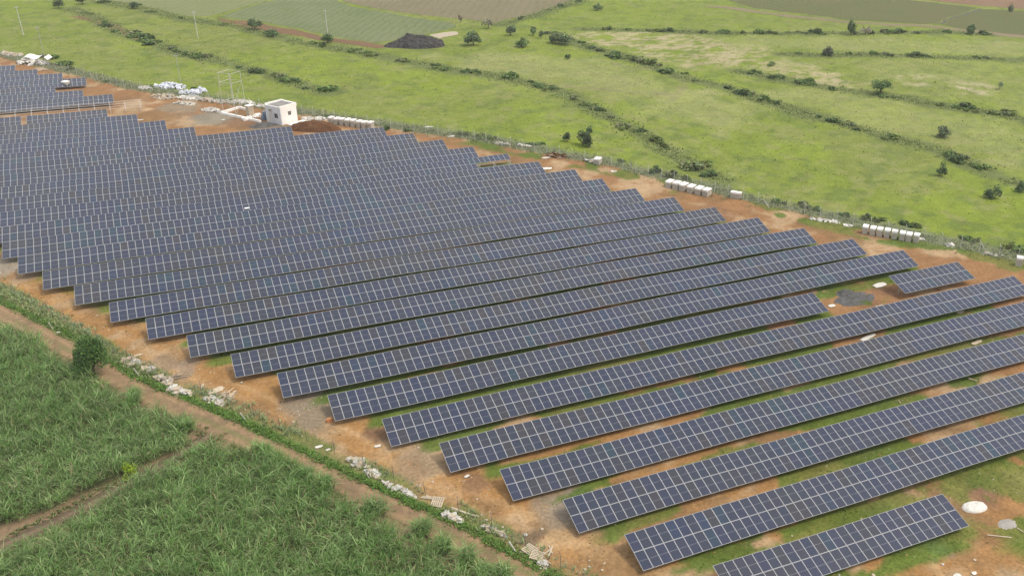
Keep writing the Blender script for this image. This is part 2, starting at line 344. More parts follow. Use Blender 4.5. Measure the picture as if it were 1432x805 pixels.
    Gc = np.empty_like(C); Gc[:] = (.075, .125, .02); Gc = mixc(Gc, (.135, .145, .036), sst(.5, .68, n2));  # deep grass green; in the row gaps it also paints in table shade
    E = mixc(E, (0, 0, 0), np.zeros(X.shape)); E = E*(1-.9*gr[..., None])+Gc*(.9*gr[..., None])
    E *= (.84+.32*n3)[..., None]
    m = sst(-.7, .7, sdist(X, Y, SITE)+(n3-.5)*1.6+(n2-.5)*1.2)
    C = C*(1-m[..., None])+E*m[..., None]
    # lane side: verge and cane land (left of the left fence)
    out = (1-m)*sst(-25, 25, -(X-25)+0*Y)*(Y < 175)
    L = np.empty_like(C); L[:] = (.22, .155, .095); L = mixc(L, (.15, .145, .06), .8*sst(.5, .64, n2)); L *= (.8+.4*n3)[..., None]
    zone = GL([(-200, 300), (0, 404), (160, 495), (345, 577), (654, 722), (900, 860)])+[(20, 20), (-200, 20), (-200, 200)]
    zm = (1-m)*sst(-.3, .3, sdist(X, Y, zone))
    C = C*(1-zm[..., None])+L*zm[..., None]
    v = zm*(1-sst(.4, 1.3, seg_dist(X, Y, VERGE, False)+(n3-.5)*.8))
    C = mixc(C, (.10, .16, .035), v)
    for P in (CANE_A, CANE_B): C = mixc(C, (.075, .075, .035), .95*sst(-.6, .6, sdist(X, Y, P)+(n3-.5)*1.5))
    return np.clip(C, .01, .8)

# ------------------------------------------------------------------ ground
xs_ = np.concatenate([[-3000, -1500, -700, -350, -200], np.arange(-120, -50, 1.3), np.arange(-50, 130, .5), np.arange(130, 420, 1.3), [500, 700, 1200, 3000]])
ys_ = np.concatenate([[-3000, -1000, -300, -80, 0, 20], np.arange(33, 140, .5), np.arange(140, 470, 1.2), [550, 800, 1500, 3000]])
X, Y = np.meshgrid(xs_, ys_, indexing='ij')
Z = hz(X, Y)+(fbm(X, Y, 3, 3, 30.)-.5)*.12*inside(X, Y, SITE)
far = (np.abs(X) > 450) | (Y > 480) | (Y < 10)
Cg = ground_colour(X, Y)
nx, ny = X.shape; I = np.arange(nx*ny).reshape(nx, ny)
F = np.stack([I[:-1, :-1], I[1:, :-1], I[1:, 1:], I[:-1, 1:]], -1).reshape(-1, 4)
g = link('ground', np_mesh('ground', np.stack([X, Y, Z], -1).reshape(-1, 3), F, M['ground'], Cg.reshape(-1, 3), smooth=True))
tag(g, kind='structure')

def resample(pl, step):
    p = np.array(pl, float); s = np.concatenate([[0], np.cumsum(np.linalg.norm(np.diff(p, axis=0), axis=1))])
    t = np.arange(0, s[-1], step); return np.stack([np.interp(t, s, p[:, 0]), np.interp(t, s, p[:, 1])], -1)
def smooth_line(pl, step, k=7):
    q = resample(pl, step); ker = np.ones(k)/k
    for _ in range(3):
        e = np.concatenate([np.repeat(q[:1], k//2, 0), q, np.repeat(q[-1:], k//2, 0)])
        q = np.stack([np.convolve(e[:, j], ker, 'valid') for j in (0, 1)], -1)
    return q
def strip(name, pl, half, colf, dz, jit=.35):
    q = smooth_line(pl, .35); t = np.gradient(q, axis=0); t /= np.linalg.norm(t, axis=1)[:, None]; nrm = np.stack([-t[:, 1], t[:, 0]], -1)
    u = np.linspace(-1, 1, 15); hw = half*(1+jit*(fbm(q[:, 0], q[:, 1], 3, 3, 40.)-.5)*2)
    P = q[:, None, :]+nrm[:, None, :]*(u[None, :, None]*hw[:, None, None]); x, y = P[..., 0], P[..., 1]
    rut = -.05*(np.exp(-((np.abs(u)-.5)/.18)**2))[None, :]
    z = hz(x, y)+dz+rut*np.ones_like(x)*(1-np.abs(u)[None]**8)
    z = np.where(np.abs(u)[None] > .99, hz(x, y)-.02, z)
    n, mm = x.shape; I = np.arange(n*mm).reshape(n, mm); F = np.stack([I[:-1, :-1], I[1:, :-1], I[1:, 1:], I[:-1, 1:]], -1).reshape(-1, 4)
    c = colf(x, y, np.broadcast_to(u, x.shape))
    o = link(name, np_mesh(name, np.stack([x, y, z], -1).reshape(-1, 3), F[:, ::-1], M['road'], c.reshape(-1, 3), smooth=True)); tag(o, kind='structure'); return o
def road_col(x, y, u):
    c = np.empty(x.shape+(3,)); c[:] = (.225, .155, .09); n = fbm(x, y, 1.3, 4, 50.); n2 = fbm(x, y, 6, 3, 51.)
    c = mixc(c, (.29, .195, .11), np.exp(-((np.abs(u)-.48)/.2)**2)*.8)
    c = mixc(c, (.16, .115, .07), sst(.5, .7, n)*.7)
    c = mixc(c, (.15, .155, .06), np.exp(-(u/.2)**2)*sst(.5, .62, n2)*.75)
    c = mixc(c, (.17, .16, .07), sst(.7, 1, np.abs(u))*sst(.4, .6, n2)*.8)
    return c
def path_col(x, y, u):
    c = np.empty(x.shape+(3,)); c[:] = (.105, .078, .05); n = fbm(x, y, 1.3, 4, 52.)
    c = mixc(c, (.185, .135, .09), np.exp(-(u/.35)**2)*.8); c = mixc(c, (.09, .07, .045), sst(.5, .66, n)*.6); return c
strip('dirt_road', ROADC, 1.45, road_col, .10)
strip('dirt_path', PATHC, .95, path_col, .10)

# far fields, laid over the pasture
def field(name, pxs, cols, furrow_dir, fs, dz):
    poly = np.array(GL(pxs)); q = resample(np.vstack([poly, poly[:1]]), 2.5)
    q = q+np.stack([fbm(q[:, 0], q[:, 1], 7, 3, 60.)-.5, fbm(q[:, 0], q[:, 1], 7, 3, 61.)-.5], -1)*4
    bm = bmesh.new(); bm.faces.new([bm.verts.new((p[0], p[1], dz)) for p in q]); bmesh.ops.triangulate(bm, faces=bm.faces[:])
    bmesh.ops.recalc_face_normals(bm, faces=bm.faces[:])
    if sum(f.normal.z for f in bm.faces) < 0: bmesh.ops.reverse_faces(bm, faces=bm.faces[:])
    me = bpy.data.meshes.new(name); bm.to_mesh(me); bm.free()
    m = bpy.data.materials.new(name+'_soil'); m.use_nodes = True; t = m.node_tree; b = t.nodes['Principled BSDF']; b.inputs['Roughness'].default_value = 1; b.inputs['Specular IOR Level'].default_value = .05
    geo = t.nodes.new('ShaderNodeNewGeometry'); mp = t.nodes.new('ShaderNodeMapping'); mp.inputs['Rotation'].default_value = (0, 0, furrow_dir); t.links.new(geo.outputs['Position'], mp.inputs[0])
    wv = t.nodes.new('ShaderNodeTexWave'); wv.inputs['Scale'].default_value = fs; wv.inputs['Distortion'].default_value = 3.0; wv.inputs['Detail'].default_value = 3; wv.inputs['Detail Scale'].default_value = 1.2; t.links.new(mp.outputs[0], wv.inputs[0])
    no = t.nodes.new('ShaderNodeTexNoise'); no.inputs['Scale'].default_value = .05; no.inputs['Detail'].default_value = 8; no.inputs['Roughness'].default_value = .7; t.links.new(geo.outputs['Position'], no.inputs[0])
    ad = t.nodes.new('ShaderNodeMath'); ad.operation = 'MULTIPLY_ADD'; ad.inputs[1].default_value = .22; t.links.new(wv.outputs['Fac'], ad.inputs[0]); t.links.new(no.outputs['Fac'], ad.inputs[2])
    cr = t.nodes.new('ShaderNodeValToRGB'); cr.color_ramp.elements[0].position = .4; cr.color_ramp.elements[1].position = .85
    cr.color_ramp.elements[0].color = (*cols[0], 1); cr.color_ramp.elements[1].color = (*cols[1], 1); t.links.new(ad.outputs[0], cr.inputs[0]); t.links.new(cr.outputs[0], b.inputs['Base Color'])
    me.materials.append(m); o = link(name, me); tag(o, kind='structure'); return o
field('crop_field', [(306, 24), (350, 10), (400, -4), (455, -12), (480, 7), (560, 22), (622, 30), (640, 38), (600, 48), (548, 57), (520, 60), (476, 53), (420, 40), (350, 28)], ((.17, .185, .10), (.115, .15, .065)), .5, .12, .03)
field('crop_field', [(120, -8), (146, 0), (212, 11), (262, 24), (300, 22), (345, 9), (395, -6), (440, -25), (200, -40)], ((.19, .20, .10), (.15, .18, .07)), .5, .1, .03)
field('ploughed_field', [(486, 5), (560, 18), (640, 26), (690, 33), (740, 21), (812, -2), (850, -30), (650, -60), (450, -40), (458, -14)], ((.19, .165, .105), (.155, .14, .08)), .45, .11, .035)
field('ploughed_field', [(1000, -4), (1050, 11), (1180, 27), (1300, 35), (1366, 11), (1250, -2), (1150, -20), (980, -18)], ((.13, .125, .062), (.10, .12, .045)), 1.2, .12, .035)
field('ploughed_field', [(1315, 35), (1372, 13), (1445, 17), (1460, 52), (1380, 46)], ((.13, .125, .062), (.10, .12, .045)), 1.2, .12, .035)
field('ploughed_field', [(1250, -4), (1372, 9), (1450, 14), (1450, -40), (1200, -40)], ((.21, .14, .09), (.18, .12, .075)), 1.2, .1, .04)
field('bare_strip', [(300, 26), (350, 30), (420, 43), (476, 55), (545, 64), (530, 68), (470, 60), (400, 49), (330, 36)], ((.19, .115, .07), (.15, .095, .06)), .6, .3, .045)
field('dirt_track', [(975, 8), (1010, 12), (1100, 24), (1190, 33), (1300, 39), (1440, 55), (1440, 51), (1300, 36), (1190, 30), (1100, 21), (1010, 9)], ((.24, .19, .13), (.17, .15, .08)), .6, .3, .045)
field('dirt_track', [(1306, 34), (1340, 22), (1368, 12), (1372, 13), (1344, 24), (1312, 35)], ((.10, .10, .08), (.13, .12, .09)), .6, .3, .05)
field('sand_patch', [(604, 50), (640, 44), (646, 49), (615, 54)], ((.42, .36, .28), (.36, .31, .22)), .6, .3, .05)

# ------------------------------------------------------------------ foliage builders
def blades(P, Hh, az, lean, width, droop, cols, segs=3, rng=None):
    n = len(P); t = np.linspace(0, 1, segs+1)
    dx, dy = np.cos(az), np.sin(az)
    hor = (lean*Hh)[:, None]*t[None]**1.6; ver = Hh[:, None]*(t[None]-droop[:, None]*t[None]**2.4)
    wv = width[:, None]*np.array([.75, 1.0, .8, .5, .25, .1][:segs] + [.06])[None]
    ctr = np.stack([P[:, 0:1]+dx[:, None]*hor, P[:, 1:2]+dy[:, None]*hor, P[:, 2:3]+ver], -1)
    side = np.stack([-dy, dx, np.zeros(n)], -1)[:, None, :]*wv[..., None]*.5
    V = np.stack([ctr-side, ctr+side], 2).reshape(-1, 3)
    b = (np.arange(n)*(segs+1)*2)[:, None]+(np.arange(segs)*2)[None]
    F = np.stack([b, b+1, b+3, b+2], -1).reshape(-1, 4)
    return V, F, np.repeat(cols, (segs+1)*2, 0)
def leaf_quads(P, size, cols, rng, up=.35):
    n = len(P); nr = rng.normal(size=(n, 3)); nr[:, 2] = np.abs(nr[:, 2])+up; nr /= np.linalg.norm(nr, axis=1)[:, None]
    a = np.cross(nr, rng.normal(size=(n, 3))); a /= np.linalg.norm(a, axis=1)[:, None]; b = np.cross(nr, a)
    s = size[:, None]
    V = np.stack([P-a*s, P+b*s*.55, P+a*s, P-b*s*.55], 1).reshape(-1, 3)
    return V, np.arange(4*n).reshape(n, 4), np.repeat(cols, 4, 0)
def crown_points(n, rad, rng, lumps=8, flat=1.0, base=.15, lrs=(.24, .44)):
    """points clustered on lumps that make an uneven crown of half-width rad; z from 0 up"""
    cs = rng.normal(size=(lumps, 3)); cs /= np.linalg.norm(cs, axis=1)[:, None]; cs *= rng.uniform(.35, .72, (lumps, 1)); cs[:, 2] = np.abs(cs[:, 2])*.9+.12
    lr = rng.uniform(*lrs, lumps); k = rng.integers(0, lumps, n)
    d = rng.normal(size=(n, 3)); d /= np.linalg.norm(d, axis=1)[:, None]; d *= (rng.random((n, 1))**.33)
    p = cs[k]+d*lr[k][:, None]; p[:, 2] = np.maximum(p[:, 2]*flat, rng.uniform(0, base, n)); return p*np.asarray(rad), k
def leaf_tones(n, base, rng, k=None, var=.3):
    c = np.asarray(base)[None]*(1+rng.normal(0, var, (n, 1)))*(1+rng.normal(0, .08, (n, 3)))
    if k is not None: c *= (1+rng.normal(0, .15, k.max()+1))[k][:, None]
    return np.clip(c, .008, .5)

# ------------------------------------------------------------------ sugarcane
def cane(name, poly, seed, label, extra=None):
    rng = np.random.default_rng(seed); P = np.array(poly); lo, hi = P.min(0), P.max(0)
    lo = np.maximum(lo, (-42, 34)); hi = np.minimum(hi, (40, 150))
    gx, gy = np.meshgrid(np.arange(lo[0], hi[0], .92), np.arange(lo[1], hi[1], .92)); pts = np.stack([gx.ravel(), gy.ravel()], -1)+rng.uniform(-.4, .4, (gx.size, 2))
    sd = sdist(pts[:, 0], pts[:, 1], poly)+(fbm(pts[:, 0], pts[:, 1], 3, 3, 70.)-.5)*2.0
    pts = pts[sd > 0]
    if extra is not None: pts = np.vstack([pts]+[e+rng.normal(0, .28, (5, 2)) for e in extra])
    nb = 46; n = len(pts)
    hgt = (.65+.75*fbm(pts[:, 0], pts[:, 1], 3, 3, 71.))*rng.uniform(.85, 1.12, n)
    off = rng.normal(0, .22, (n*nb, 2)); Pb = np.repeat(pts, nb, 0)+off; hb = np.repeat(hgt, nb)
    root = np.concatenate([Pb, (hz(Pb[:, 0], Pb[:, 1])+rng.uniform(.05, 1.15, n*nb)*hb)[:, None]], 1)
    wind = .25; az = rng.uniform(0, 2*np.pi, n*nb); az = np.where(rng.random(n*nb) < .35, wind+rng.normal(0, .7, n*nb), np.arctan2(off[:, 1], off[:, 0])+rng.normal(0, .4, n*nb))
    Hh = rng.uniform(.65, 1.4, n*nb)*hb; lean = rng.uniform(.3, 1.15, n*nb); droop = rng.uniform(.2, .95, n*nb)
    big = np.repeat(fbm(pts[:, 0], pts[:, 1], 6, 3, 72.), nb)
    pale = np.clip(rng.random(n*nb)**2.6*1.0+(big-.5)*.35, 0, 1)
    c = np.array((.108, .215, .042))[None]*(1-pale[:, None])+np.array((.35, .465, .20))[None]*pale[:, None]
    c = c*(.8+.4*rng.random((n*nb, 1)))*np.repeat(rng.uniform(.72, 1.26, n), nb)[:, None]; dry = rng.random(n*nb) < .05; c[dry] = (.33, .28, .15)
    V, F, cc = blades(root, Hh, az, lean, rng.uniform(.04, .075, n*nb), droop, c, 4)
    o = link(name, np_mesh(name, V, F, M['blade'], cc)); tag(o, label, 'sugarcane', kind='stuff'); return o
ex = [np.array(G(px, py+6)[:2]) for px, py in [(182, 556), (188, 562), (258, 592), (264, 598), (358, 632), (368, 636), (378, 642), (390, 648), (402, 655), (412, 660), (424, 666), (432, 670), (450, 682), (458, 684), (520, 714), (528, 718), (588, 742), (594, 746), (618, 764), (624, 768), (648, 782), (654, 786), (674, 800), (678, 804), (697, 805), (702, 808)]]
cane('sugarcane', CANE_A, 1, 'dense green sugarcane field above the narrow earth path at the left edge', ex[:4])
cane('sugarcane', CANE_B, 2, 'dense green sugarcane field below the narrow earth path at the bottom left', ex[4:])

# ------------------------------------------------------------------ low growth (ground cover)
def tufts(name, pts, hgt, base, seed, label, nb=9, lean=(.2, .8), width=.05, leafy=0.0, cat='weeds', var=.25):
    rng = np.random.default_rng(seed); n = len(pts); N = n*nb
    Pb = np.repeat(pts, nb, 0)+rng.normal(0, .12, (N, 2))*np.repeat(hgt, nb)[:, None]*1.3
    root = np.concatenate([Pb, hz(Pb[:, 0], Pb[:, 1])[:, None]], 1); hb = np.repeat(hgt, nb)*rng.uniform(.6, 1.2, N)
    c = leaf_tones(N, base, rng, var=var)
    V, F, cc = blades(root, hb, rng.uniform(0, 6.283, N), rng.uniform(*lean, N), width*rng.uniform(.7, 1.3, N)*(1+hb), rng.uniform(0, .5, N), c, 2)
    if leafy:
        m = int(n*leafy); q = rng.integers(0, n, m); lp = np.concatenate([pts[q]+rng.normal(0, .25, (m, 2)), np.zeros((m, 1))], 1)
        lp[:, 2] = hz(lp[:, 0], lp[:, 1])+rng.random(m)*hgt[q]*1.0
        V2, F2, c2 = leaf_quads(lp, rng.uniform(.06, .14, m), leaf_tones(m, base, rng, var=var), rng); F2 = F2+len(V); V = np.vstack([V, V2]); F = np.vstack([F, F2]); cc = np.vstack([cc, c2])
    o = link(name, np_mesh(name, V, F, M['leaf'], cc)); tag(o, label, cat, kind='stuff'); return o
rng = np.random.default_rng(5)
def along(pl, n, sd, rng, shift=0.0):
    q = resample(pl, .5); t = np.gradient(q, axis=0); t /= np.linalg.norm(t, axis=1)[:, None]; k = rng.integers(0, len(q), n)
    nrm = np.stack([-t[:, 1], t[:, 0]], -1); return q[k]+nrm[k]*(rng.normal(0, sd, n)+shift)[:, None]+t[k]*rng.uniform(-.3, .3, n)[:, None]
vp = along(VERGE, 2600, .27, rng); hv = .12+.36*fbm(vp[:, 0], vp[:, 1], 4, 3, 80.)
tufts('verge_weeds', vp, hv, (.14, .245, .05), 6, 'bright green weed strip growing along the dirt road', leafy=4, cat='weeds')
fp = along(FENCE_R, 5200, 1.3, rng, 1.6); hv = .15+.5*rng.random(len(fp))**2
tufts('fence_weeds', fp, hv, (.23, .26, .13), 7, 'grey green weeds growing along the wire fence beside the pasture', nb=7, leafy=2, cat='weeds', var=.35)
gx = rng.uniform(-20, 112, 90000); gy = rng.uniform(38, 130, 90000); keep = inside(gx, gy, SITE); gx, gy = gx[keep], gy[keep]
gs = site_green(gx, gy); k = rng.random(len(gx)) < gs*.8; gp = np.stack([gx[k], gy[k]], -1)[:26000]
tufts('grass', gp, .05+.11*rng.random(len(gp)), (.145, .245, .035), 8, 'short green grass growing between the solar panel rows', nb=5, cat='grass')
lp = along(FENCE_L, 1000, .5, rng); sel = fbm(lp[:, 0], lp[:, 1], 6, 3, 81.) > .47; up_ = along([q for q in FENCE_L if q[1] > 108], 1000, .7, rng, -.35); lp = np.vstack([lp[sel], up_])
tufts('fence_weeds', lp, .2+.5*rng.random(len(lp)), (.28, .34, .15), 9, 'pale green weeds tangled in the wire fence above the dirt road', nb=7, leafy=2, cat='weeds')
rd = np.vstack([along(ROADC, 1100, .22, rng, 1.55), along(ROADC, 1800, .5, rng, -1.9), along(PATHC, 500, .25, rng, 1.2), along(PATHC, 500, .25, rng, -1.2)]); rd = rd[fbm(rd[:, 0], rd[:, 1], 3, 3, 85.) > .40]
tufts('roadside_grass', rd, .1+.28*rng.random(len(rd))**1.5, (.19, .22, .085), 13, 'rough dry green grass along both edges of the dirt road', nb=8, cat='grass', var=.35)
qx = rng.uniform(-50, 240, 110000); qy = rng.uniform(85, 360, 110000); kk = ~inside(qx, qy, SITE) & (seg_dist(qx, qy, FENCE_R, False) > 2) & ((qx-30)*.73+(qy-219)*.68 > 0) & (rng.random(110000) < np.clip(fbm(qx, qy, 8, 4, 84.)*2-.55, .1, 1))
qp = np.stack([qx[kk], qy[kk]], -1)[:20000]
tufts('pasture_grass', qp, .08+.16*rng.random(len(qp)), (.30, .37, .075), 14, 'short tufted grass over the bright green pasture beyond the fence', nb=4, width=.12, lean=(.5, 1.3), cat='grass', var=.3)
rp = np.vstack([along(P, int(16*len(resample(P, 1))), 1.8, rng) for P in H.values()])
tufts('undergrowth', rp[fbm(rp[:, 0], rp[:, 1], 5, 3, 87.) > .36], .2+.4*rng.random(int((fbm(rp[:, 0], rp[:, 1], 5, 3, 87.) > .36).sum()))**1.5, (.27, .32, .115), 10, 'rough undergrowth below the hedge lines across the pasture', nb=5, width=.09, leafy=2, cat='undergrowth', var=.35)
def clods(name, pts, sz, base, seed, label):
    rg = np.random.default_rng(seed); n = len(pts); T = np.array([(1, 0, 0), (-.5, .87, 0), (-.5, -.87, 0), (0, 0, .9)]); a = rg.uniform(0, 6.28, n); ca, sa = np.cos(a), np.sin(a)
    V = T[None]*rg.uniform(.6, 1.3, (n, 4, 3)); V = np.stack([V[..., 0]*ca[:, None]-V[..., 1]*sa[:, None], V[..., 0]*sa[:, None]+V[..., 1]*ca[:, None], V[..., 2]], -1)*sz[:, None, None]
    V += np.concatenate([pts, (hz(pts[:, 0], pts[:, 1])+.0)[:, None]], 1)[:, None, :]; b = np.arange(n)[:, None]*4
    F = np.concatenate([b+np.array([[0, 1, 3]]), b+np.array([[1, 2, 3]]), b+np.array([[2, 0, 3]])]); c = leaf_tones(n, base, rg, var=.3); pal = rg.random(n) < .18; c[pal] = (.42, .38, .31)
    o = link(name, np_mesh(name, V.reshape(-1, 3), F, M['ground'], np.repeat(c, 4, 0))); tag(o, label, 'clods', kind='stuff')
cp1 = along(FENCE_L, 9000, 5.0, rng, 0); cp2 = along(FENCE_R, 6000, 5.0, rng, 0); cx = np.stack([rng.uniform(20, 110, 9000), rng.uniform(38, 90, 9000)], -1); cq = np.vstack([cp1, cp2, cx])
cq = cq[inside(cq[:, 0], cq[:, 1], SITE) & (fbm(cq[:, 0], cq[:, 1], 3, 3, 88.) > .5)]
clods('soil_clods', cq, .04+.10*rng.random(len(cq))**3, (.26, .155, .07), 15, 'small earth clods and pale stones strewn over the bare orange soil')
# scattered small weeds in the pasture
wx = rng.uniform(-60, 330, 6000); wy = rng.uniform(60, 400, 6000); kk = ~inside(wx, wy, SITE) & (seg_dist(wx, wy, FENCE_R, False) > 3) & ((wx-(-30))*.9+(wy-300)*.9 > -170) & ((wy > 175) | (wx > 60)) & (fbm(wx, wy, 25, 3, 83.) > .5)
wp = np.stack([wx[kk], wy[kk]], -1)[:280]
tufts('pasture_weeds', wp, .15+.25*rng.random(len(wp))**2, (.2, .25, .07), 12, 'small dark weed clumps dotted across the bright green pasture', nb=8, width=.08, leafy=3, cat='weeds')

# ------------------------------------------------------------------ solar panel rows
TINTS = [(0.0109, 0.0174, 0.0430), (0.0125, 0.0189, 0.0458), (0.0141, 0.0198, 0.0430), (0.0101, 0.0174, 0.0468), (0.0148, 0.0206, 0.0402), (0.0188, 0.0206, 0.0337), (0.0211, 0.0213, 0.0318), (0.0165, 0.0198, 0.0374), (0.0086, 0.0246, 0.0506), (0.0078, 0.0279, 0.0514), (0.0094, 0.0213, 0.0562), (0.0133, 0.0189, 0.0487)]
def panel_arrays():
    """one framed module, x 0..1.0, y 0..PL, face up at z=.0; returns verts, quads, material index (0 glass, 1 frame)"""
    a, L, f, hm = 1.0, PL, .027, .006
    v = []; q = []; mi = []
    def face(pts, m):
        b = len(v); v.extend(pts); q.append((b, b+1, b+2, b+3)); mi.append(m)
    zt, zg = .0, -.006
    for (y0, y1) in ((f, L/2-hm), (L/2+hm, L-f)): face([(f, y0, zg), (a-f, y0, zg), (a-f, y1, zg), (f, y1, zg)], 0)
    face([(f, L/2-hm, zg), (a-f, L/2-hm, zg), (a-f, L/2+hm, zg), (f, L/2+hm, zg)], 1)
    for (x0, y0, x1, y1) in ((0, 0, a, f), (0, L-f, a, L), (0, f, f, L-f), (a-f, f, a, L-f)): face([(x0, y0, zt), (x1, y0, zt), (x1, y1, zt), (x0, y1, zt)], 1)
    zb = -.04
    for (p, r) in (((0, 0), (a, 0)), ((a, 0), (a, L)), ((a, L), (0, L)), ((0, L), (0, 0))): face([(p[0], p[1], zb), (r[0], r[1], zb), (r[0], r[1], zt), (p[0], p[1], zt)], 1)
    face([(0, 0, zb), (0, L, zb), (a, L, zb), (a, 0, zb)], 1)
    return np.array(v, float), np.array(q), np.array(mi)
PV, PF, PM = panel_arrays()
PMESH = [np_mesh('solar_panel', PV, PF, [M['glass'], M['alu']], np.tile(np.array(t), (len(PV), 1)), PM) for t in TINTS]
rnd = random.Random(4)
POST = []
for mm_ in (M['galv'], M['paint']):
    pb = MB(); pb.bar((0, 0, 0), (0, 0, 1), .055, 0, 6); POST.append(pb.mesh('post', mm_))
def tint_at(x, y):
    n = float(fbm(np.array(x), np.array(y), 14, 3, 90.)); r = rnd.random()
    brown = .08+1.8*max(0, n-.5)*2; teal = .03+1.0*max(0, .44-n)*2
    if r < brown: return rnd.choice((5, 6, 7, 4))
    if r > 1-teal: return rnd.choice((8, 9, 10, 11))
    return rnd.choice((0, 1, 2, 3, 4, 11))
def xleft(y): return -23.6-(y-130)*.073-7
def xright(y): return 62.3+1.08*(y-40.8)+7
ORD = ['', 'first', 'second', 'third', 'fourth', 'fifth', 'sixth', 'seventh', 'eighth', 'ninth', 'tenth', 'eleventh', 'twelfth', 'thirteenth', 'fourteenth', 'fifteenth', 'sixteenth', 'seventeenth', 'eighteenth', 'nineteenth', 'twentieth', 'twenty-first', 'twenty-second', 'twenty-third', 'twenty-fourth', 'twenty-fifth', 'twenty-sixth', 'twenty-seventh', 'twenty-eighth', 'twenty-ninth', 'thirtieth', 'thirty-first', 'thirty-second', 'thirty-third', 'thirty-fourth']
def solar_row(yf, xs, xe, zl, zr, label, bare=None, frame_only=False, name='solar_panel_row', cat='solar panels'):
    ncol = int(round((xe-xs)/CW)); slope = (zr-zl)/(xe-xs)
    c0 = max(0, int(math.ceil((xleft(yf)-xs)/CW))); c1 = min(ncol, int(math.floor((xright(yf)-xs)/CW)))
    x0 = xs+c0*CW; base_z = float(hz(np.array(x0), np.array(yf+1)))
    root = empty(name, (x0, yf, base_z)); tag(root, label, cat, 'rows of solar panels')
    ph, ph2 = rnd.uniform(0, 6), rnd.uniform(0, 6)
    def wav(x): return .045*math.sin(x*.21+ph)+.035*math.sin(x*.083+ph2)
    def local(x, s):   # point on the panel plane, x world, s along the slope from the front edge
        return Vector((x-x0, s*math.cos(TILT), zl+slope*(x-xs)+wav(x)+s*math.sin(TILT)-base_z))
    items = []
    for c in range(c0, c1):
        for h in (0, 1):
            if frame_only or (bare and bare(c, h, ncol)): continue
            xw = xs+c*CW+.01; px_, py_ = xw+.5, yf+2*h
            items.append((math.dist((px_, py_, 0), (0, 0, CAMH)), c, h, xw))
    def mtx(c, h, xw):
        o = local(xw, h*(PL+.025)); e = local(xw+1.0, h*(PL+.025)); ux = (e-o).normalized()
        uy = Vector((0, math.cos(TILT), math.sin(TILT))); uz = ux.cross(uy).normalized(); uz = (uz+ux*rnd.gauss(0, .005)+uy*rnd.gauss(0, .005)).normalized(); uy = uz.cross(ux).normalized(); ux = uy.cross(uz)
        return Matrix(((ux.x, uy.x, uz.x, o.x), (ux.y, uy.y, uz.y, o.y), (ux.z, uy.z, uz.z, o.z), (0, 0, 0, 1)))
    # panels that can be seen come first, nearest first
    def seen(it): return xleft(yf)+6 < it[3] < xright(yf)-6
    items.sort(key=lambda it: (not seen(it), it[0]))
    for it in items[:100]:
        o = bpy.data.objects.new('solar_panel', PMESH[tint_at(it[3], yf+2*it[2])]); COL.objects.link(o); o.parent = root; o.matrix_basis = mtx(*it[1:])
    rest = items[100:]
    if rest:
        V = []; Fq = []; Cc = []; Mi = []
        for k, it in enumerate(rest):
            m = np.array(mtx(*it[1:])); V.append(PV @ m[:3, :3].T+m[:3, 3]); Fq.append(PF+k*len(PV)); Cc.append(np.tile(np.array(TINTS[tint_at(it[3], yf+2*it[2])]), (len(PV), 1))); Mi.append(PM)
        o = link('solar_panel', np_mesh('solar_panel_rest', np.vstack(V), np.vstack(Fq), [M['glass'], M['alu']], np.vstack(Cc), np.concatenate(Mi)), root); o['kind'] = 'stuff'
    # mounting frame: purlins, rafters
    fm = MB(); x1 = xs+c1*CW; wmat = 1 if frame_only else 0
    nseg = max(1, int((x1-x0)/6))
    for s in (.45, 1.55, 2.45, 3.55):
        for k in range(nseg):
            a, b = local(x0+(x1-x0)*k/nseg, s), local(x0+(x1-x0)*(k+1)/nseg, s); dz = Vector((0, 0, -.085)); fm.bar(a+dz, b+dz, .04 if not frame_only else .05, wmat, 4)
    posts = []
    xp = x0+.5
    while xp < x1:
        a, b = local(xp, .25), local(xp, 3.75); dz = Vector((0, 0, -.15)); fm.bar(a+dz, b+dz, .045, wmat, 4)
        p = local(xp, 2.0); gz = float(hz(np.array(xp), np.array(yf+2.0)))-base_z; posts.append((p+Vector((0, 0, -.15)), gz))
        fm.bar(p+Vector((0, 0, -1.0)), local(xp, .7)+dz, .035, wmat, 4)
        if frame_only or bare:
            p = local(xp, .35); gz = float(hz(np.array(xp), np.array(yf+.35)))-base_z; posts.append((p+Vector((0, 0, -.15)), gz))
        xp += 3.06
    fm.build('mounting_frame', [M['galv'], M['paint']], root)
    pm_ = POST[1 if (frame_only or bare) else 0]
    for p, gz in posts:
        o = link('post', pm_, root, (p.x, p.y, gz-.05)); o.scale = (1, 1, p.z-gz+.05)
    return root
special = {0: 'short solar panel row at the bottom right corner, beside the white lime heap',
  5: 'sixth solar panel row up from the bottom right, ending near the right fence',
  6: 'solar panel row that stops short of the black ash patch on its right',
  16: 'solar panel row whose left end is cut off, just above the rows ending on earth',
  17: 'solar panel row with its lower right end left as an open bare frame',
  22: 'solar panel row whose right end stops in front of the white hut',
  26: 'solar panel row lying just in front of the empty white mounting frame',
  31: 'far solar panel row with a white box standing before its right end',
  34: 'farthest solar panel row, at the upper left edge below the white shelters'}
for i, (yf, xs, xe, zl, zr) in enumerate(ROWS):
    if xs is None: xs = xe-91*CW; zl = zr+(zl-zr)
    if i == 27:
        solar_row(yf+.4, xs, xe, .9, .9, 'empty white mounting frame without panels, among the far rows at the left', frame_only=True, name='mounting_structure', cat='mounting frame'); continue
    lab = special.get(i, 'solar panel row, %s up from the short row in the bottom right corner' % ORD[i])
    bare = None
    if i == 17: bare = lambda c, h, n: h == 0 and c >= n-7
    if i == 26: bare = lambda c, h, n: c == n-16
    solar_row(yf, xs, xe, zl, zr, lab, bare)
sx0 = 11.12+78*CW+.15
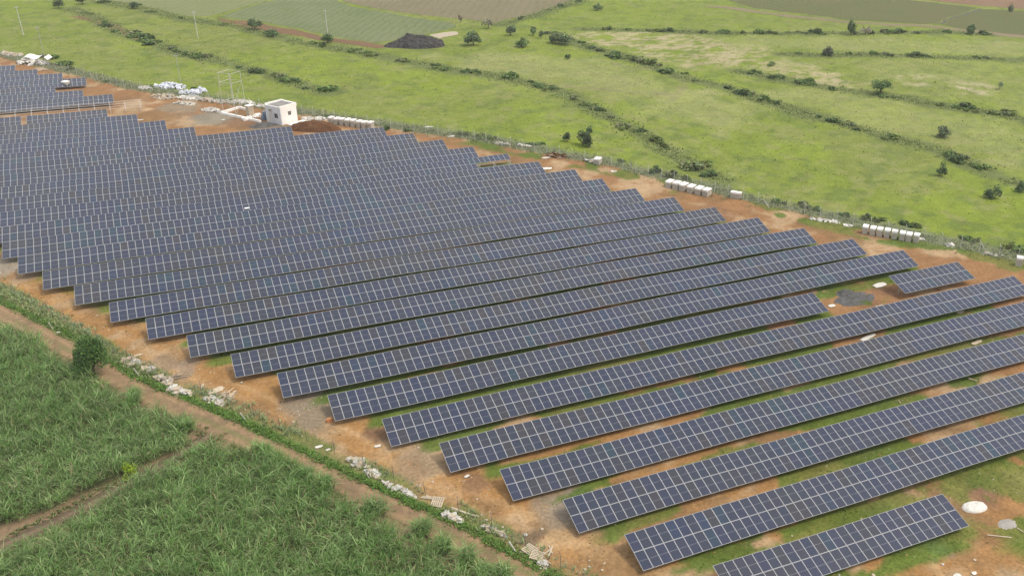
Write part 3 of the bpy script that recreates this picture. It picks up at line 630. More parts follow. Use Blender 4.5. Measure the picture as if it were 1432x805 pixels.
solar_row(89.05, sx0, sx0+13*CW, 1.04, 1.1, 'short solar table of thirteen columns standing alone between ash patch and right fence')

# ------------------------------------------------------------------ fences
def fence(name, pl, step, h, pm, label, cover_mat, braces=(), pr=.05):
    q = resample(pl, step); root = empty(name, (q[0][0], q[0][1], 0)); tag(root, label, 'fence')
    o0 = Vector((q[0][0], q[0][1], 0)); pb = MB(); pb.bar((0, 0, -.1), (0, 0, h), pr, 0, 6); pb.bar((0, 0, h), (.0, .28, h+.3), pr*.9, 0, 5); pmesh = pb.mesh('post', pm)
    rr_ = random.Random(3)
    for p in q:
        z = float(hz(np.array(p[0]), np.array(p[1]))); o = link('post', pmesh, root, (p[0]-o0.x, p[1]-o0.y, z)); o.rotation_euler = (rr_.gauss(0, .03), rr_.gauss(0, .03), rr_.uniform(0, .4)-.2)
    V = []; F = []
    for k, p in enumerate(q):
        z = float(hz(np.array(p[0]), np.array(p[1]))); V += [(p[0]-o0.x, p[1]-o0.y, z+.05), (p[0]-o0.x, p[1]-o0.y, z+h*.97+rr_.gauss(0, .03))]
        if k: F.append((2*k-2, 2*k, 2*k+1, 2*k-1))
    link('wire_mesh', np_mesh('wire_mesh', np.array(V), np.array(F), cover_mat), root)
    for (a, b) in braces:
        bb = MB(); bb.bar(tuple(Vector(a)-o0), tuple(Vector(b)-o0), .07, 0, 6); bb.build('brace_post', M['paint'], root)
    return root
def px_brace(p0, p1, h0):
    a = G(*p0, h0); b = G(*p1, 0); return (tuple(a), (b[0], b[1], 0))
fence('wire_fence', FENCE_R[1:], 2.95, 1.9, M['fpost'], 'long wire fence with pale posts between the solar site and the green pasture', M['wire'],
      [px_brace(p, q, 1.6) for p, q in [((1068, 279), (1076, 291)), ((127, 104), (133, 112)), ((562, 182), (568, 190)), ((880, 229), (886, 238)), ((1372, 339), (1378, 352)), ((523, 168), (530, 176))]], pr=.038)
fence('wire_fence', FENCE_L, 4.2, 1.5, M['oldsteel'], 'low wire fence with thin grey posts along the dirt road', M['wire'],
      [px_brace(p, q, 1.3) for p, q in [((68, 451), (75, 461)), ((187, 515), (195, 526)), ((336, 577), (344, 588)), ((510, 657), (516, 668)), ((712, 757), (722, 772))]], pr=.028)

# ------------------------------------------------------------------ hut and works around it
C0 = G(394.4, 175.6); dL = np.array([-.53, .848]); dR = np.array([.848, .53]); hang = math.atan2(dR[1], dR[0])
hut = empty('white_hut', (C0[0], C0[1], 0), hang); tag(hut, 'small flat-roofed white hut beside the red earth mound and the far fence', 'hut')
Wd, Dp, Hh = 4.4, 4.8, 3.75       # along dR, along dL
wl = MB(); T = .22
# walls with real openings: front-left wall faces -x (local x=0), right wall faces -y (local y=0)
def wall_x(mb, x, ops, m):        # wall in the y-z plane at x, thickness T inward
    ys = [0, Dp]; cuts = sorted(ops); prev = 0
    for (a, b, z0, z1) in cuts:
        mb.box((x+T/2, (prev+a)/2, Hh/2), (T, a-prev, Hh), 0, m); mb.box((x+T/2, (a+b)/2, z0/2), (T, b-a, z0), 0, m) if z0 > 0 else None
        mb.box((x+T/2, (a+b)/2, (z1+Hh)/2), (T, b-a, Hh-z1), 0, m); prev = b
    mb.box((x+T/2, (prev+Dp)/2, Hh/2), (T, Dp-prev, Hh), 0, m)
wl2 = MB(); wall_x(wl2, 0, [(1.0, 2.1, 1.3, 2.35), (3.0, 3.7, 2.55, 3.0)], 0); wl2.build('wall', M['plaster_shaded'], hut)['label'] = 'patchy left wall, its shade put into the plaster colour, with a dark window'
wr = MB(); y = 0.0
for (a, b, z0, z1) in [(T, 2.05, 0, Hh), (2.05, 2.85, 0, 1.75), (2.05, 2.85, 2.6, Hh), (2.85, Wd, 0, Hh)]: wr.box(((a+b)/2, T/2, (z0+z1)/2), (b-a, T, z1-z0))
wr.build('wall', M['white'], hut)['label'] = 'plain cream right wall with one small window'
wb = MB(); wb.box((Wd-T/2, (T+Dp)/2, Hh/2), (T, Dp-T, Hh)); wb.box((Wd/2, Dp-T/2, Hh/2), (Wd-2*T, T, Hh)); wb.build('wall', M['white'], hut)
rf = MB(); rf.box((Wd/2, Dp/2, Hh-.03), (Wd-2*T-.01, Dp-2*T-.01, .14)); ro = rf.build('roof', M['roof'], hut)
pp = MB(); zp = Hh+.17
pp.box((Wd/2+.1, T/2, zp), (Wd+.2, T, .34)); pp.box((Wd/2+.1, Dp-T/2, zp+.02), (Wd+.2, T, .38)); pp.box((Wd-T/2+.1, Dp/2, zp-.02), (T+.2, Dp-2*T, .3)); pp.box((T/2, Dp/2, Hh+.06), (T, Dp-2*T, .12))
pp.box((Wd+.1, Dp/2, Hh-.22), (.2, Dp, .4)); pp.build('parapet', M['white'], ro)
for (c, d, rz) in (((T*.6, 1.55, 1.82), (.03, 1.08, 1.03), 0), ((2.45, T*.6, 2.17), (.78, .03, .83), 0), ((T*.6, 3.35, 2.77), (.03, .68, .43), 0)):
    wb_ = MB(); wb_.box(c, d); win = wb_.build('window', M['dark'], hut); fr = MB()
    if d[0] < .1:
        fr.box((c[0]-.05, c[1], c[2]), (.03, .04, d[2])); fr.box((c[0]-.08, c[1], c[2]-d[2]/2+.02), (.04, d[1], .05))
    else:
        fr.box((c[0], c[1]-.05, c[2]), (.05, .03, d[2])); fr.box((c[0], c[1]-.08, c[2]), (d[0], .03, .05)); fr.box((c[0], c[1]-.12, c[2]+d[2]/2+.05), (d[0]+.2, .22, .06))
    fr.build('window_frame', M['paint'], win)
ld = MB()
for yy in (2.75, 3.15): ld.bar((-.75, yy, .0), (-.06, yy, 3.1), .045, 0, 5)
for k in range(9): z = .3+k*.32; xx = -.75+.69*z/3.1; ld.bar((xx, 2.75, z), (xx, 3.15, z), .03, 0, 5)
lo = ld.build('ladder', M['wood'], None, tuple(hut.location)); lo.rotation_euler = (0, 0, hang); tag(lo, 'pale wooden ladder leaning on the left wall of the white hut', 'ladder')
ap = MB(); ap.box((3.4, -1.1, .06), (4.6, 1.6, .12)); ao = ap.build('concrete_apron', M['cover'], None, tuple(hut.location)); ao.rotation_euler = (0, 0, hang); tag(ao, 'white concrete apron slab at the right foot of the white hut', 'slab')

def chunk_pile(name, px, py, rx, ry, h, n, size, m, label, cat, seed, mats=None, rz=None, elong=1.0):
    """heap of irregular broken pieces as one mesh"""
    rg = random.Random(seed); c = G(px, py); rz = hang if rz is None else rz; mb = MB()
    for k in range(n):
        a = rg.uniform(0, 6.283); r = math.sqrt(rg.random()); x = r*math.cos(a)*rx; y = r*math.sin(a)*ry
        s = size*rg.uniform(.5, 1.5); z = (1-r*r)*h*rg.uniform(.3, 1)+s*.12
        d = (s*elong*rg.uniform(.6, 1.3), s*rg.uniform(.5, 1.1), s*rg.uniform(.2, .5)); mb.box((x, y, z), d, rg.uniform(0, 3.14) if elong < 2 else rg.gauss(0, .7), rg.randrange(len(mats)) if mats else 0, (rg.gauss(0, .3), rg.gauss(0, .3)))
        b = len(mb.v)-8
        for j in range(8): v = mb.v[b+j]; mb.v[b+j] = tuple(v[q]+rg.gauss(0, s*.09) for q in range(3))
    me = mb.mesh(name, mats or m); o = link(name, me, None, (c[0], c[1], float(hz(np.array(c[0]), np.array(c[1]))))); o.rotation_euler = (0, 0, rz)
    return tag(o, label, cat)
def mound(name, px, py, rx, ry, h, m, label, cat, seed, rz=0.0, rough=.25, power=1.0, peaks=1, n=48):
    """rounded earth heap"""
    c = G(px, py); u = np.linspace(-1.15, 1.15, n); A, B = np.meshgrid(u, u, indexing='ij'); r = np.hypot(A, B)
    q = np.clip(1-r**2, 0, 1)**power; nn = fbm(A*3+seed, B*3, 1.0, 4, seed); edge = np.clip(q+(nn-.5)*rough*2*sst(0, .3, q), 0, 2)
    z = h*edge*(.75+.5*fbm(A*2, B*2, 1., 2, seed+3))-.03*(r > 1.02)
    V = np.stack([A*rx, B*ry, z], -1).reshape(-1, 3); I = np.arange(n*n).reshape(n, n); F = np.stack([I[:-1, :-1], I[1:, :-1], I[1:, 1:], I[:-1, 1:]], -1).reshape(-1, 4)
    ok = (r.ravel()[F].min(1) < 1.04); o = link(name, np_mesh(name, V, F[ok], m, smooth=True), None, (c[0], c[1], float(hz(np.array(c[0]), np.array(c[1])))-.02)); o.rotation_euler = (0, 0, rz); return tag(o, label, cat)
mound('earth_mound', 441, 182, 5.6, 1.9, 1.8, M['mound'], 'long red brown earth mound between the white hut and the block stacks', 'earth mound', 3, rz=math.atan2(201.7-206.6, 34.6-24.9), rough=.4, power=.55)
mound('spoil_heap', 585, 64, 7.8, 5.0, 2.6, M['spoil'], 'big black spoil heap standing alone at the edge of the far fields', 'spoil heap', 5, rz=-.3, rough=.5, power=.6, n=90)
mound('spoil_heap', 556, 65, 4.2, 2.6, 1.6, M['spoil'], 'low black spoil heap adjoining the big black heap on its left', 'spoil heap', 6, rz=-.3, rough=.2)
mound('lime_heap', 1365, 701, 1.35, .85, .4, M['tarp'], 'smooth white lime heap on the grass right of the short panel row', 'heap', 7, rz=-.2, rough=.3, power=.45)
mound('cement_heap', 1411, 724, 1.25, .8, .2, M['cement'], 'flat grey cement heap near the right edge, below the white heap', 'heap', 8, rough=.4)
mound('ash_heap', 1195, 418, 3.6, 1.8, .22, M['ash'], 'spread black ash heap between two panel rows near the right side', 'ash heap', 9, rz=.1, rough=1.1, power=.8)
mound('ash_heap', 1183, 411, 1.6, 1.2, .5, M['ash'], 'small black ash heap at the upper left of the spread ash', 'ash heap', 10, rough=.7)
mound('earth_mound', 368, 176, 3.0, 1.6, .6, M['ash'], 'dark grey soil heap lying in front of the white hut', 'earth mound', 12, rough=.4)

# low foundation walls left of the hut
fw = MB(); pts = [G(*p)[:2] for p in ((334, 152), (309, 159.5), (330, 164), (364, 171.5))]; o0 = pts[1]
for a, b in zip(pts[:-1], pts[1:]):
    d = b-a; L_ = np.hypot(*d); fw.box(((a[0]+b[0])/2-o0[0], (a[1]+b[1])/2-o0[1], .25), (L_+.25, .45, .5), math.atan2(d[1], d[0]))
a, b = G(334, 152)[:2], G(347, 155)[:2]; d = b-a; fw.box(((a[0]+b[0])/2-o0[0], (a[1]+b[1])/2-o0[1], .27), (np.hypot(*d), .4, .5), math.atan2(d[1], d[0]))
fo = fw.build('foundation_wall', M['white'], None, (o0[0], o0[1], 0)); tag(fo, 'low white foundation wall, unfinished and open, left of the hut', 'foundation')
p = G(351, 164); pl_ = MB(); pl_.box((0, 0, 1.3), (1.35, 1.0, 2.6), hang); po = pl_.build('masonry_pier', M['stone'], None, (p[0], p[1], 0)); tag(po, 'square beige masonry pier standing inside the low foundation wall', 'pier')
cpb = MB(); cpb.box((0, 0, 2.65), (1.6, 1.25, .14), hang); cpb.build('cap', M['white'], po)
for (px, py, sx_, sz, lab) in ((359, 164, 1.4, .9, 'white sack pile right of the masonry pier by the hut'), (346, 167, 1.7, .7, 'white sack pile lying on the foundation wall left of the hut')):
    chunk_pile('sack_pile', px, py, sx_*.6, .7, sz, 16, .7, M['cover'], lab, 'sacks', px)
dr = G(369, 168); db = MB()
for (x, y, z) in ((0, 0, .45), (.7, .2, .45), (-.1, .8, .45), (.6, .9, .45), (.2, .4, 1.35), (.5, .8, 1.35)): db.bar((x, y, z-.44), (x, y, z+.44), .33, 0, 12)
do = db.build('drum_stack', M['tank'], None, (dr[0], dr[1], 0)); tag(do, 'blue grey drum stack standing against the left side of the white hut', 'drums')

# water tank stand
tw = empty('tank_stand', tuple(G(329, 157))); tag(tw, 'tall pale steel lattice stand without a tank, left of the white hut', 'tank stand')
R_ = lambda a: Matrix.Rotation(a, 3, 'Z')
tb = MB(); HH = 9.0; w2 = 1.75
cor = [R_(hang+.2) @ Vector((sx*w2, sy_*w2, 0)) for sx, sy_ in ((-1, -1), (1, -1), (1, 1), (-1, 1))]
lb = MB()
for c in cor:
    l1 = MB(); l1.bar(tuple(c), tuple(c*.93+Vector((0, 0, HH))), .055, 0, 6); l1.build('leg', M['paint'], tw)
for k in range(4):
    a, b = cor[k], cor[(k+1) % 4]
    for z in (2.7, 6.9, HH): s = 1-.07*z/HH; lb.bar(tuple(a*s+Vector((0, 0, z))), tuple(b*s+Vector((0, 0, z))), .045, 0, 5)
    for z0, z1 in ((.2, 2.7), (2.7, 6.9)): lb.bar(tuple(a*(1-.07*z0/HH)+Vector((0, 0, z0))), tuple(b*(1-.07*z1/HH)+Vector((0, 0, z1))), .02, 0, 5)
lb.build('bracing', M['paint'], tw)

# ------------------------------------------------------------------ stacked blocks under white covers
def block_stack(p, d, rz, label, group=None):
    t = empty('block_stack', (p[0], p[1], 0), rz); tag(t, label, 'block stack', group)
    b = MB(); rg = random.Random(int(p[0]*100)); nz = 4
    for k in range(nz):
        b.box((rg.gauss(0, .015), rg.gauss(0, .015), d[2]*(k+.5)/nz), (d[0]*(1-.02*(k % 2)), d[1]*(1-.02*(k % 2)), d[2]/nz-.02))
    b.build('blocks', M['carton'], t)
    c = MB(); c.box((0, 0, d[2]+.05), (d[0]+.06, d[1]+.06, .12), 0, 0, (rg.gauss(0, .02), rg.gauss(0, .02))); c.box((0, -d[1]/2-.03, d[2]-.08), (d[0]*.96, .03, .2)); c.build('cover', M['cover'], t)
    return t
def line_of(n, p0, p1, d, what, group, jit=.05):
    a, b = G(*p0)[:2], G(*p1)[:2]; rz = math.atan2(*(b-a)[::-1]); rg = random.Random(n)
    for k in range(n):
        q = a+(b-a)*k/(n-1)+np.array([rg.gauss(0, jit), rg.gauss(0, jit)])
        pos = 'leftmost' if k == 0 else ('rightmost' if k == n-1 else ORD[k+1]+' from the left')
        block_stack(q, (d[0], d[1]*rg.uniform(.95, 1.1), d[2]*rg.uniform(.95, 1.06)), rz+rg.gauss(0, .04), 'white-covered block stack, %s of the %s' % (pos, what), group)
line_of(8, (1210, 326), (1281, 338), (.86, 1.25, 1.2), 'eight by the right fence', 'eight block stacks by the right fence')
line_of(6, (936, 261), (988, 273), (1.1, 1.7, 1.15), 'six by the fence', 'six block stacks by the fence')
line_of(8, (464, 173), (519, 180), (.92, 1.4, 1.35), 'eight right of the earth mound', 'block stacks right of the earth mound')
for (p, d, lab) in (((1029, 277), (1.9, .9, 1.1), 'single wide block stack standing against the far fence'), ((1424, 371), (.9, 1.0, 1.35), 'single tall block stack at the right edge of the photo'), ((836, 229), (1.2, 1.5, 1.1), 'single block stack among white scraps beside the far fence'),
                    ((93.5, 123), (1.5, 1.2, 1.5), 'white box standing before the end of a far panel row')):
    q = G(*p); block_stack(q, d, -.8, lab)

# ------------------------------------------------------------------ scraps and rubble
PILES = [
 (238, 122, 3.6, 1.6, 1.3, 60, 1.0, 'bluetarp', 'heap of blue white sacks by the far fence, left of the tank stand', 'sack_pile', 'sacks'),
 (266, 131, 2.6, 1.4, .9, 40, .9, 'bluetarp', 'smaller heap of blue white sacks right of the long blue one', 'sack_pile', 'sacks'),
 (281, 128, 1.2, .9, 1.2, 20, .9, 'bluetarp', 'pale blue tarpaulin bundle by the fence, left of the tank stand', 'sack_pile', 'sacks'),
 (268, 138, 3.0, 1.1, .5, 45, .9, 'tarp', 'white rubble heap lying below the blue white sacks', 'rubble_heap', 'rubble'),
 (229, 136, 2.8, 1.6, .6, 45, .8, 'stone', 'beige rubble heap on the red earth below the blue sacks', 'rubble_heap', 'rubble'),
 (258, 145, 2.6, .9, .4, 35, .7, 'rubble', 'thin grey white rubble spread in front of the sack heaps', 'rubble_heap', 'rubble'),
 (296, 155, 2.2, .9, .6, 26, 1.0, 'tarp', 'white rubble heap left of the open foundation wall', 'rubble_heap', 'rubble'),
 (290, 141, 2.2, .7, .8, 30, .9, 'stone', 'pale plank and rubble heap between the sacks and tank stand', 'rubble_heap', 'rubble'),
 (312, 143, 2.6, .8, .5, 30, .8, 'rubble', 'grey scrap heap under the left side of the tank stand', 'rubble_heap', 'rubble'),
 (340, 144, 2.6, .7, .7, 30, 1.0, 'tarp', 'white sheet heap at the right foot of the tank stand', 'rubble_heap', 'rubble'),
 (366, 149, 1.3, .7, .5, 18, .8, 'tarp', 'white sheet scrap behind the drums, left of the hut', 'rubble_heap', 'rubble'),
 (203, 124, 1.5, .9, .6, 22, .8, 'tarp', 'small white scrap heap at the left end of the sack heaps', 'rubble_heap', 'rubble'),
 (432, 167, 1.5, .8, .4, 20, .8, 'tarp', 'white rubble heap just right of the hut', 'rubble_heap', 'rubble'),
 (448, 167, 1.5, .8, .5, 20, .8, 'tarp', 'white rubble heap behind the red earth mound', 'rubble_heap', 'rubble'),
 (45, 89, 3.4, 1.6, 1.4, 30, 1.6, 'tarp', 'pale sheet heap beside the farthest panel rows at the upper left', 'rubble_heap', 'rubble'),
 (15, 77, 3.0, 1.2, .6, 25, 1.2, 'stone', 'pale rubble by the fence at the upper left edge', 'rubble_heap', 'rubble'),
 (182, 507, 1.3, .7, .5, 60, .45, 'stone', 'beige rubble heap right of the dark round tree', 'rubble_heap', 'rubble'),
 (207, 517, .9, .5, .3, 26, .4, 'rubble', 'grey rubble scrap by the leaning post below the tree', 'rubble_heap', 'rubble'),
 (247, 547, 1.5, .55, .4, 40, .5, 'tarp', 'white torn sheet heap against the left fence', 'rubble_heap', 'rubble'),
 (230, 532, 1.5, .6, .4, 50, .4, 'stone', 'beige board rubble heap along the left fence', 'rubble_heap', 'rubble'),
 (262, 551, .7, .4, .3, 18, .4, 'rubble', 'small grey rubble heap right of the torn white sheet', 'rubble_heap', 'rubble'),
 (300, 561, 1.6, .5, .3, 40, .4, 'rubble', 'thin grey rubble line below the beige sticks', 'rubble_heap', 'rubble'),
 (500, 648, 1.5, .5, .35, 50, .4, 'stone', 'beige board rubble by the fence left of the white sheet', 'rubble_heap', 'rubble'),
 (522, 662, 1.0, .4, .35, 34, .4, 'tarp', 'white crumpled sheet on the left fence beside beige boards', 'rubble_heap', 'rubble'),
 (556, 684, 2.0, .4, .25, 70, .32, 'rubble', 'long grey brown rubble line along the middle of the left fence', 'rubble_heap', 'rubble'),
 (632, 724, 1.2, .4, .4, 60, .36, 'tarp', 'white broken rubble heap along the lower left fence', 'rubble_heap', 'rubble'),
 (572, 693, .8, .3, .2, 24, .28, 'tarp', 'small white rubble line beside the verge weeds', 'rubble_heap', 'rubble'),
 (690, 742, 1.6, .4, .2, 46, .3, 'stone', 'sparse beige rubble line left of the wooden pallets', 'rubble_heap', 'rubble'),
 (758, 790, .7, .4, .3, 30, .28, 'tarp', 'white rubble scraps below the wooden pallets', 'rubble_heap', 'rubble'),
 (1153, 309, 2.6, .5, .2, 40, .45, 'tarp', 'long white rubble line along the far fence left of eight stacks', 'rubble_heap', 'rubble'),
 (1186, 316, .6, .3, .2, 10, .4, 'tarp', 'short white scrap between rubble line and eight block stacks', 'rubble_heap', 'rubble'),
 (1327, 344, .7, .4, .4, 16, .45, 'tarp', 'white scrap heap on green weeds right of the eight stacks', 'rubble_heap', 'rubble'),
 (1390, 357, 1.8, .3, .15, 24, .4, 'rubble', 'thin white rubble line by the fence near the right edge', 'rubble_heap', 'rubble'),
 (1290, 336, .6, .4, .2, 10, .4, 'tarp', 'small white scrap at the right end of the eight stacks', 'rubble_heap', 'rubble'),
 (824, 226, 1.6, .5, .3, 22, .5, 'rubble', 'pale scrap heap left of the single block stack by the fence', 'rubble_heap', 'rubble'),
 (779, 219, 2.3, .9, .5, 60, .5, 'mound', 'brown brushwood heap on red earth by the far fence', 'brush_heap', 'brushwood'),
 (978, 271, .5, .4, .3, 8, .4, 'tarp', 'small white scrap right of the six block stacks', 'rubble_heap', 'rubble'),
 (702, 202, 1.8, .5, .3, 24, .5, 'rubble', 'pale rubble scraps along the fence above the long rows', 'rubble_heap', 'rubble'),
 (734, 205, 1.6, .4, .2, 18, .5, 'tarp', 'white rubble scraps by green weeds along the far fence', 'rubble_heap', 'rubble'),
 (1232, 431, .8, .5, .3, 24, .35, 'stone', 'small brown rubble heap at the right edge of the ash patch', 'rubble_heap', 'rubble'),
]
for k, (px, py, rx, ry, h, n, s, m, lab, nm, cat) in enumerate(PILES):
    lane = px < 800 and py > 400
    if not lane and px < 480: n, s, rx, ry, h = int(n*2.2), s*.62, rx*1.2, ry*1.35, h*.7
    chunk_pile(nm, px, py, rx, ry, h, n, s, M[m], lab, cat, 100+k, rz=(-1.0 if lane else (-.8 if px > 560 else -.75)), mats=[M[m], M['rubble'], M['stone']] if m in ('stone', 'rubble') else (([M[m], M['rubble'], M['stone'], M['rubble']] if lane else [M[m], M[m], M['rubble']]) if m == 'tarp' else None))

def sheet(px, py, a, b, label, seed, m='tarp', rz=0.0, h=.12, cat='sheet', nm='plastic_sheet', z0=0.0, at=None):
    """crumpled sheet lying on the ground"""
    c = at if at is not None else G(px, py); n = 12; u = np.linspace(-1, 1, n); A, B = np.meshgrid(u, u, indexing='ij'); nn = fbm(A*2, B*2, .6, 3, seed)
    r = 1+.35*(fbm(np.arctan2(A, B)*1.5, A*0, .7, 2, seed)-.5); V = np.stack([A*a/2*r, B*b/2*r, .04+h*nn], -1).reshape(-1, 3)
    I = np.arange(n*n).reshape(n, n); F = np.stack([I[:-1, :-1], I[1:, :-1], I[1:, 1:], I[:-1, 1:]], -1).reshape(-1, 4); ok = np.hypot(A, B).ravel()[F].max(1) < 1.2
    me = np_mesh(nm, V, F[ok], M[m], smooth=True); o = link(nm, me, None, (c[0], c[1], (c[2] if at is not None else float(hz(np.array(c[0]), np.array(c[1]))))+z0)); o.rotation_euler = (0, 0, rz)
    so_ = o.modifiers.new('thick', 'SOLIDIFY'); so_.thickness = .03
    return tag(o, label, cat)
SHEETS = [(1230, 399, 2.2, 1.2, 'bright white sheet on brown earth right of the ash', .2), (1163, 428, 1.1, .7, 'small white sheet left of the ash, at a panel row end', .1), (1214, 472, 3.0, .7, 'white sheet lying between panel rows right of the ash', .25), (1343, 437, 1.4, .6, 'small beige sheet behind a panel row below the short table', .2), (1366, 479, 2.2, .6, 'beige torn sheet between two panel rows near the right edge', .2),
          (653, 666, .6, .35, 'small white rag at the front corner of a panel row', .3), (631, 191, 1.7, .9, 'white sheet on red earth beside the long far rows', .1), (764, 221, 1.9, .8, 'white sheet lying left of the brown brushwood heap', 0), (765, 236, 2.0, 1.3, 'white sheet at the right end of a far panel row', -.2), (858, 240, 1.3, .8, 'white sheet on red earth right of the single fence stack', 0),
          (302, 546, 1.9, 1.0, 'cream board sheet on earth beside the beige sticks', .4), (528, 624, .7, .4, 'small pale scrap on earth below a panel row end', .1), (446, 625, .8, .4, 'small white scrap above the verge near the fence', .1), (459, 629, .5, .3, 'tiny white scrap just right of another above the verge', .1), (82, 465, .4, .3, 'tiny white scrap on the verge above the road', 0),
          (1196, 772, .6, .4, 'tiny white scrap on earth under the bottom right row', .1), (1340, 798, .8, .5, 'white scrap on green weeds at the bottom right', .1), (1364, 794, .5, .4, 'small pale scrap right of the white one at the bottom', .1), (505, 643, 1.0, .4, 'curved beige board above the fence rubble', .4), (600, 178, 1.8, .7, 'thin pale sheet by the fence above the rows', -.3), (193, 497, 1.1, .35, 'cream plank sheet beside the rubble near the tree', .2), (200, 187, 1.0, .5, 'pale scrap between far row ends on red earth', 0),
          (195, 168.5, 1.6, .6, 'white scrap behind a far row end left of the hut', 0), (312, 168, .8, .6, 'white scrap on red earth before the foundation wall', 0)]
for k, (px, py, a, b, lab, rz) in enumerate(SHEETS): sheet(px, py, a, b, lab, 200+k, m='tarp' if 'beige' not in lab and 'cream' not in lab and 'board' not in lab else 'wood', rz=rz)
ps = G(345.5, 292, 1.9); sheet(0, 0, .75, .6, 'small white cloth lying on a solar panel row in the left middle', 300, m='cover', h=.06, at=(ps[0], ps[1], 2.0), nm='cloth', cat='cloth')

def sticks(name, px, py, n, L, spread, m, label, cat, seed, rz=0.0, dev=.5, thick=.05):
    rg = random.Random(seed); c = G(px, py); mb = MB()
    for k in range(n):
        a = rz+rg.gauss(0, dev); l = L*rg.uniform(.5, 1.1); x, y = rg.gauss(0, spread), rg.gauss(0, spread); z = .05+.03*k*.5
        mb.box((x, y, z+.04), (l, thick*rg.uniform(1, 2), thick), a, 0, (0, rg.gauss(0, .04)))
    o = mb.build(name, m, None, (c[0], c[1], float(hz(np.array(c[0]), np.array(c[1]))))); return tag(o, label, cat)
sticks('plank_pile', 319, 554, 16, 2.0, .45, M['wood'], 'tangle of beige sticks on earth near the left fence', 'planks', 1, .6, .6)
sticks('plank_pile', 244, 529, 10, 2.2, .25, M['oldwood'], 'bundle of brown planks above the torn white sheet', 'planks', 2, .25, .15)
sticks('plank_pile', 190, 508, 9, 2.0, .3, M['wood'], 'cream planks fanned out right of the round tree', 'planks', 3, .2, .4)
sticks('plank_pile', 283, 541, 4, 1.3, .15, M['wood'], 'small crossed cream sticks standing left of the cream board', 'planks', 4, 1.2, .7)
sticks('timber', 650, 717, 2, 2.9, .08, M['wood'], 'long pale beam lying along the lower left fence', 'timber', 5, -.9, .03, .1)
sticks('timber', 604, 697, 5, 2.2, .14, M['wood'], 'pale timbers and a crate at the left fence bend', 'timber', 6, -.7, .12, .1)
sticks('timber', 1400, 742, 1, 2.6, .02, M['wood'], 'thin pale stick on the ground below the cement heap', 'timber', 7, -.55, .03, .07)
sticks('timber', 1428, 733, 1, 1.2, .02, M['wood'], 'short pale stick against the cement heap', 'timber', 8, -1.5, .03, .07)
sticks('timber', 1258, 561, 1, 1.2, .02, M['wood'], 'short upright stick between rows near the right', 'timber', 9, 1.2, .03, .06)
sticks('timber', 1361, 530, 2, 1.3, .2, M['wood'], 'thin sticks in dry grass between two rows at right', 'timber', 10, -.6, .6, .05)
sticks('brush_heap', 779, 220, 30, 1.8, .9, M['oldwood'], 'dry brown branches on the brushwood heap by the fence', 'brushwood', 11, -.2, .5, .05)
sticks('plank_pile', 57, 98, 12, 2.6, .7, M['wood'], 'pale planks beside the white shelter at the upper left', 'planks', 12, .3, .25, .12)
sticks('plank_pile', 100, 466, 1, .5, .05, M['wood'], 'short cream stick on the lane left of the tree', 'planks', 13, .3, .25, .06) if False else None
def pallet(px, py, rz, tilt, label, z=0.0):
    c = G(px, py); mb = MB()
    for k in range(6): mb.box((-.5+.2*k, 0, .13), (.13, 1.2, .022))
    for y in (-.55, 0, .55): mb.box((0, y, .07), (1.1, .1, .09))
    for k in (-.5, 0, .5): mb.box((k, 0, .013), (.1, 1.2, .02))
    o = mb.build('wooden_pallet', M['wood'], None, (c[0], c[1], z+.02+.62*abs(math.sin(tilt)))); o.rotation_euler = (tilt, 0, rz); return tag(o, label, 'pallet')
pallet(741, 770, .5, .12, 'upper wooden pallet of the two at the bottom fence'); pallet(751, 778, .9, .1, 'lower wooden pallet of the two at the bottom fence')
pallet(612, 704, -.6, .25, 'cream wooden pallet tipped against the left fence')
sticks('timber', 768, 771, 3, 1.3, .2, M['wood'], 'broken pale slats right of the two wooden pallets', 'timber', 14, .5, .8, .07)
sticks('timber', 764, 784, 2, 1.4, .12, M['wood'], 'pale slat leaning over the white scraps below the pallets', 'timber', 15, 1.6, .4, .07)
p = G(461, 589.5); bx = MB(); bx.box((0, 0, .22), (.6, .42, .42), .1); bx.box((0, 0, .45), (.5, .34, .05), .1); o = bx.build('clay_block', M['brick'], None, (p[0], p[1], 0)); tag(o, 'single orange clay block at the front corner of a panel row', 'block')
STONES = [(527, 741, .2), (585, 626, .22), (728, 772, .2), (735, 748, .3), (758, 740, .25), (703, 737, .18), (708, 751, .2), (680, 727, .2), (667, 698, .18), (588, 677, .15), (583, 678, .15), (605, 674, .2), (1320, 782, .2), (1222, 800, .25), (1365, 775, .2), (1060, 640, .15), (1108, 747, .15), (818, 796, .22), (824, 792, .15), (842, 797, .18), (1084, 428, .3), (1150, 430, .25), (245, 455, .2), (190, 455, .15), (338, 535, .2), (410, 590, .2)]
for k, (px, py, s) in enumerate(STONES):
    s *= .7
    rg = np.random.default_rng(k); bm = bmesh.new(); bmesh.ops.create_icosphere(bm, subdivisions=2, radius=s)
    for v in bm.verts: v.co *= 1+.35*(float(fbm(np.array(v.co.x/s*1.3+k), np.array(v.co.y/s*1.3+v.co.z/s), 1, 2))-.5); v.co.z *= .6
    me = bpy.data.meshes.new('stone'); bm.to_mesh(me); bm.free(); me.materials.append(M['rubble'] if k % 3 == 0 else M['stone']); c = G(px, py)
    o = link('stone', me, None, (c[0], c[1], float(hz(np.array(c[0]), np.array(c[1])))+s*.35)); tag(o, 'small pale stone lying loose on the bare earth of the site', 'stone', 'loose stones on the bare earth')

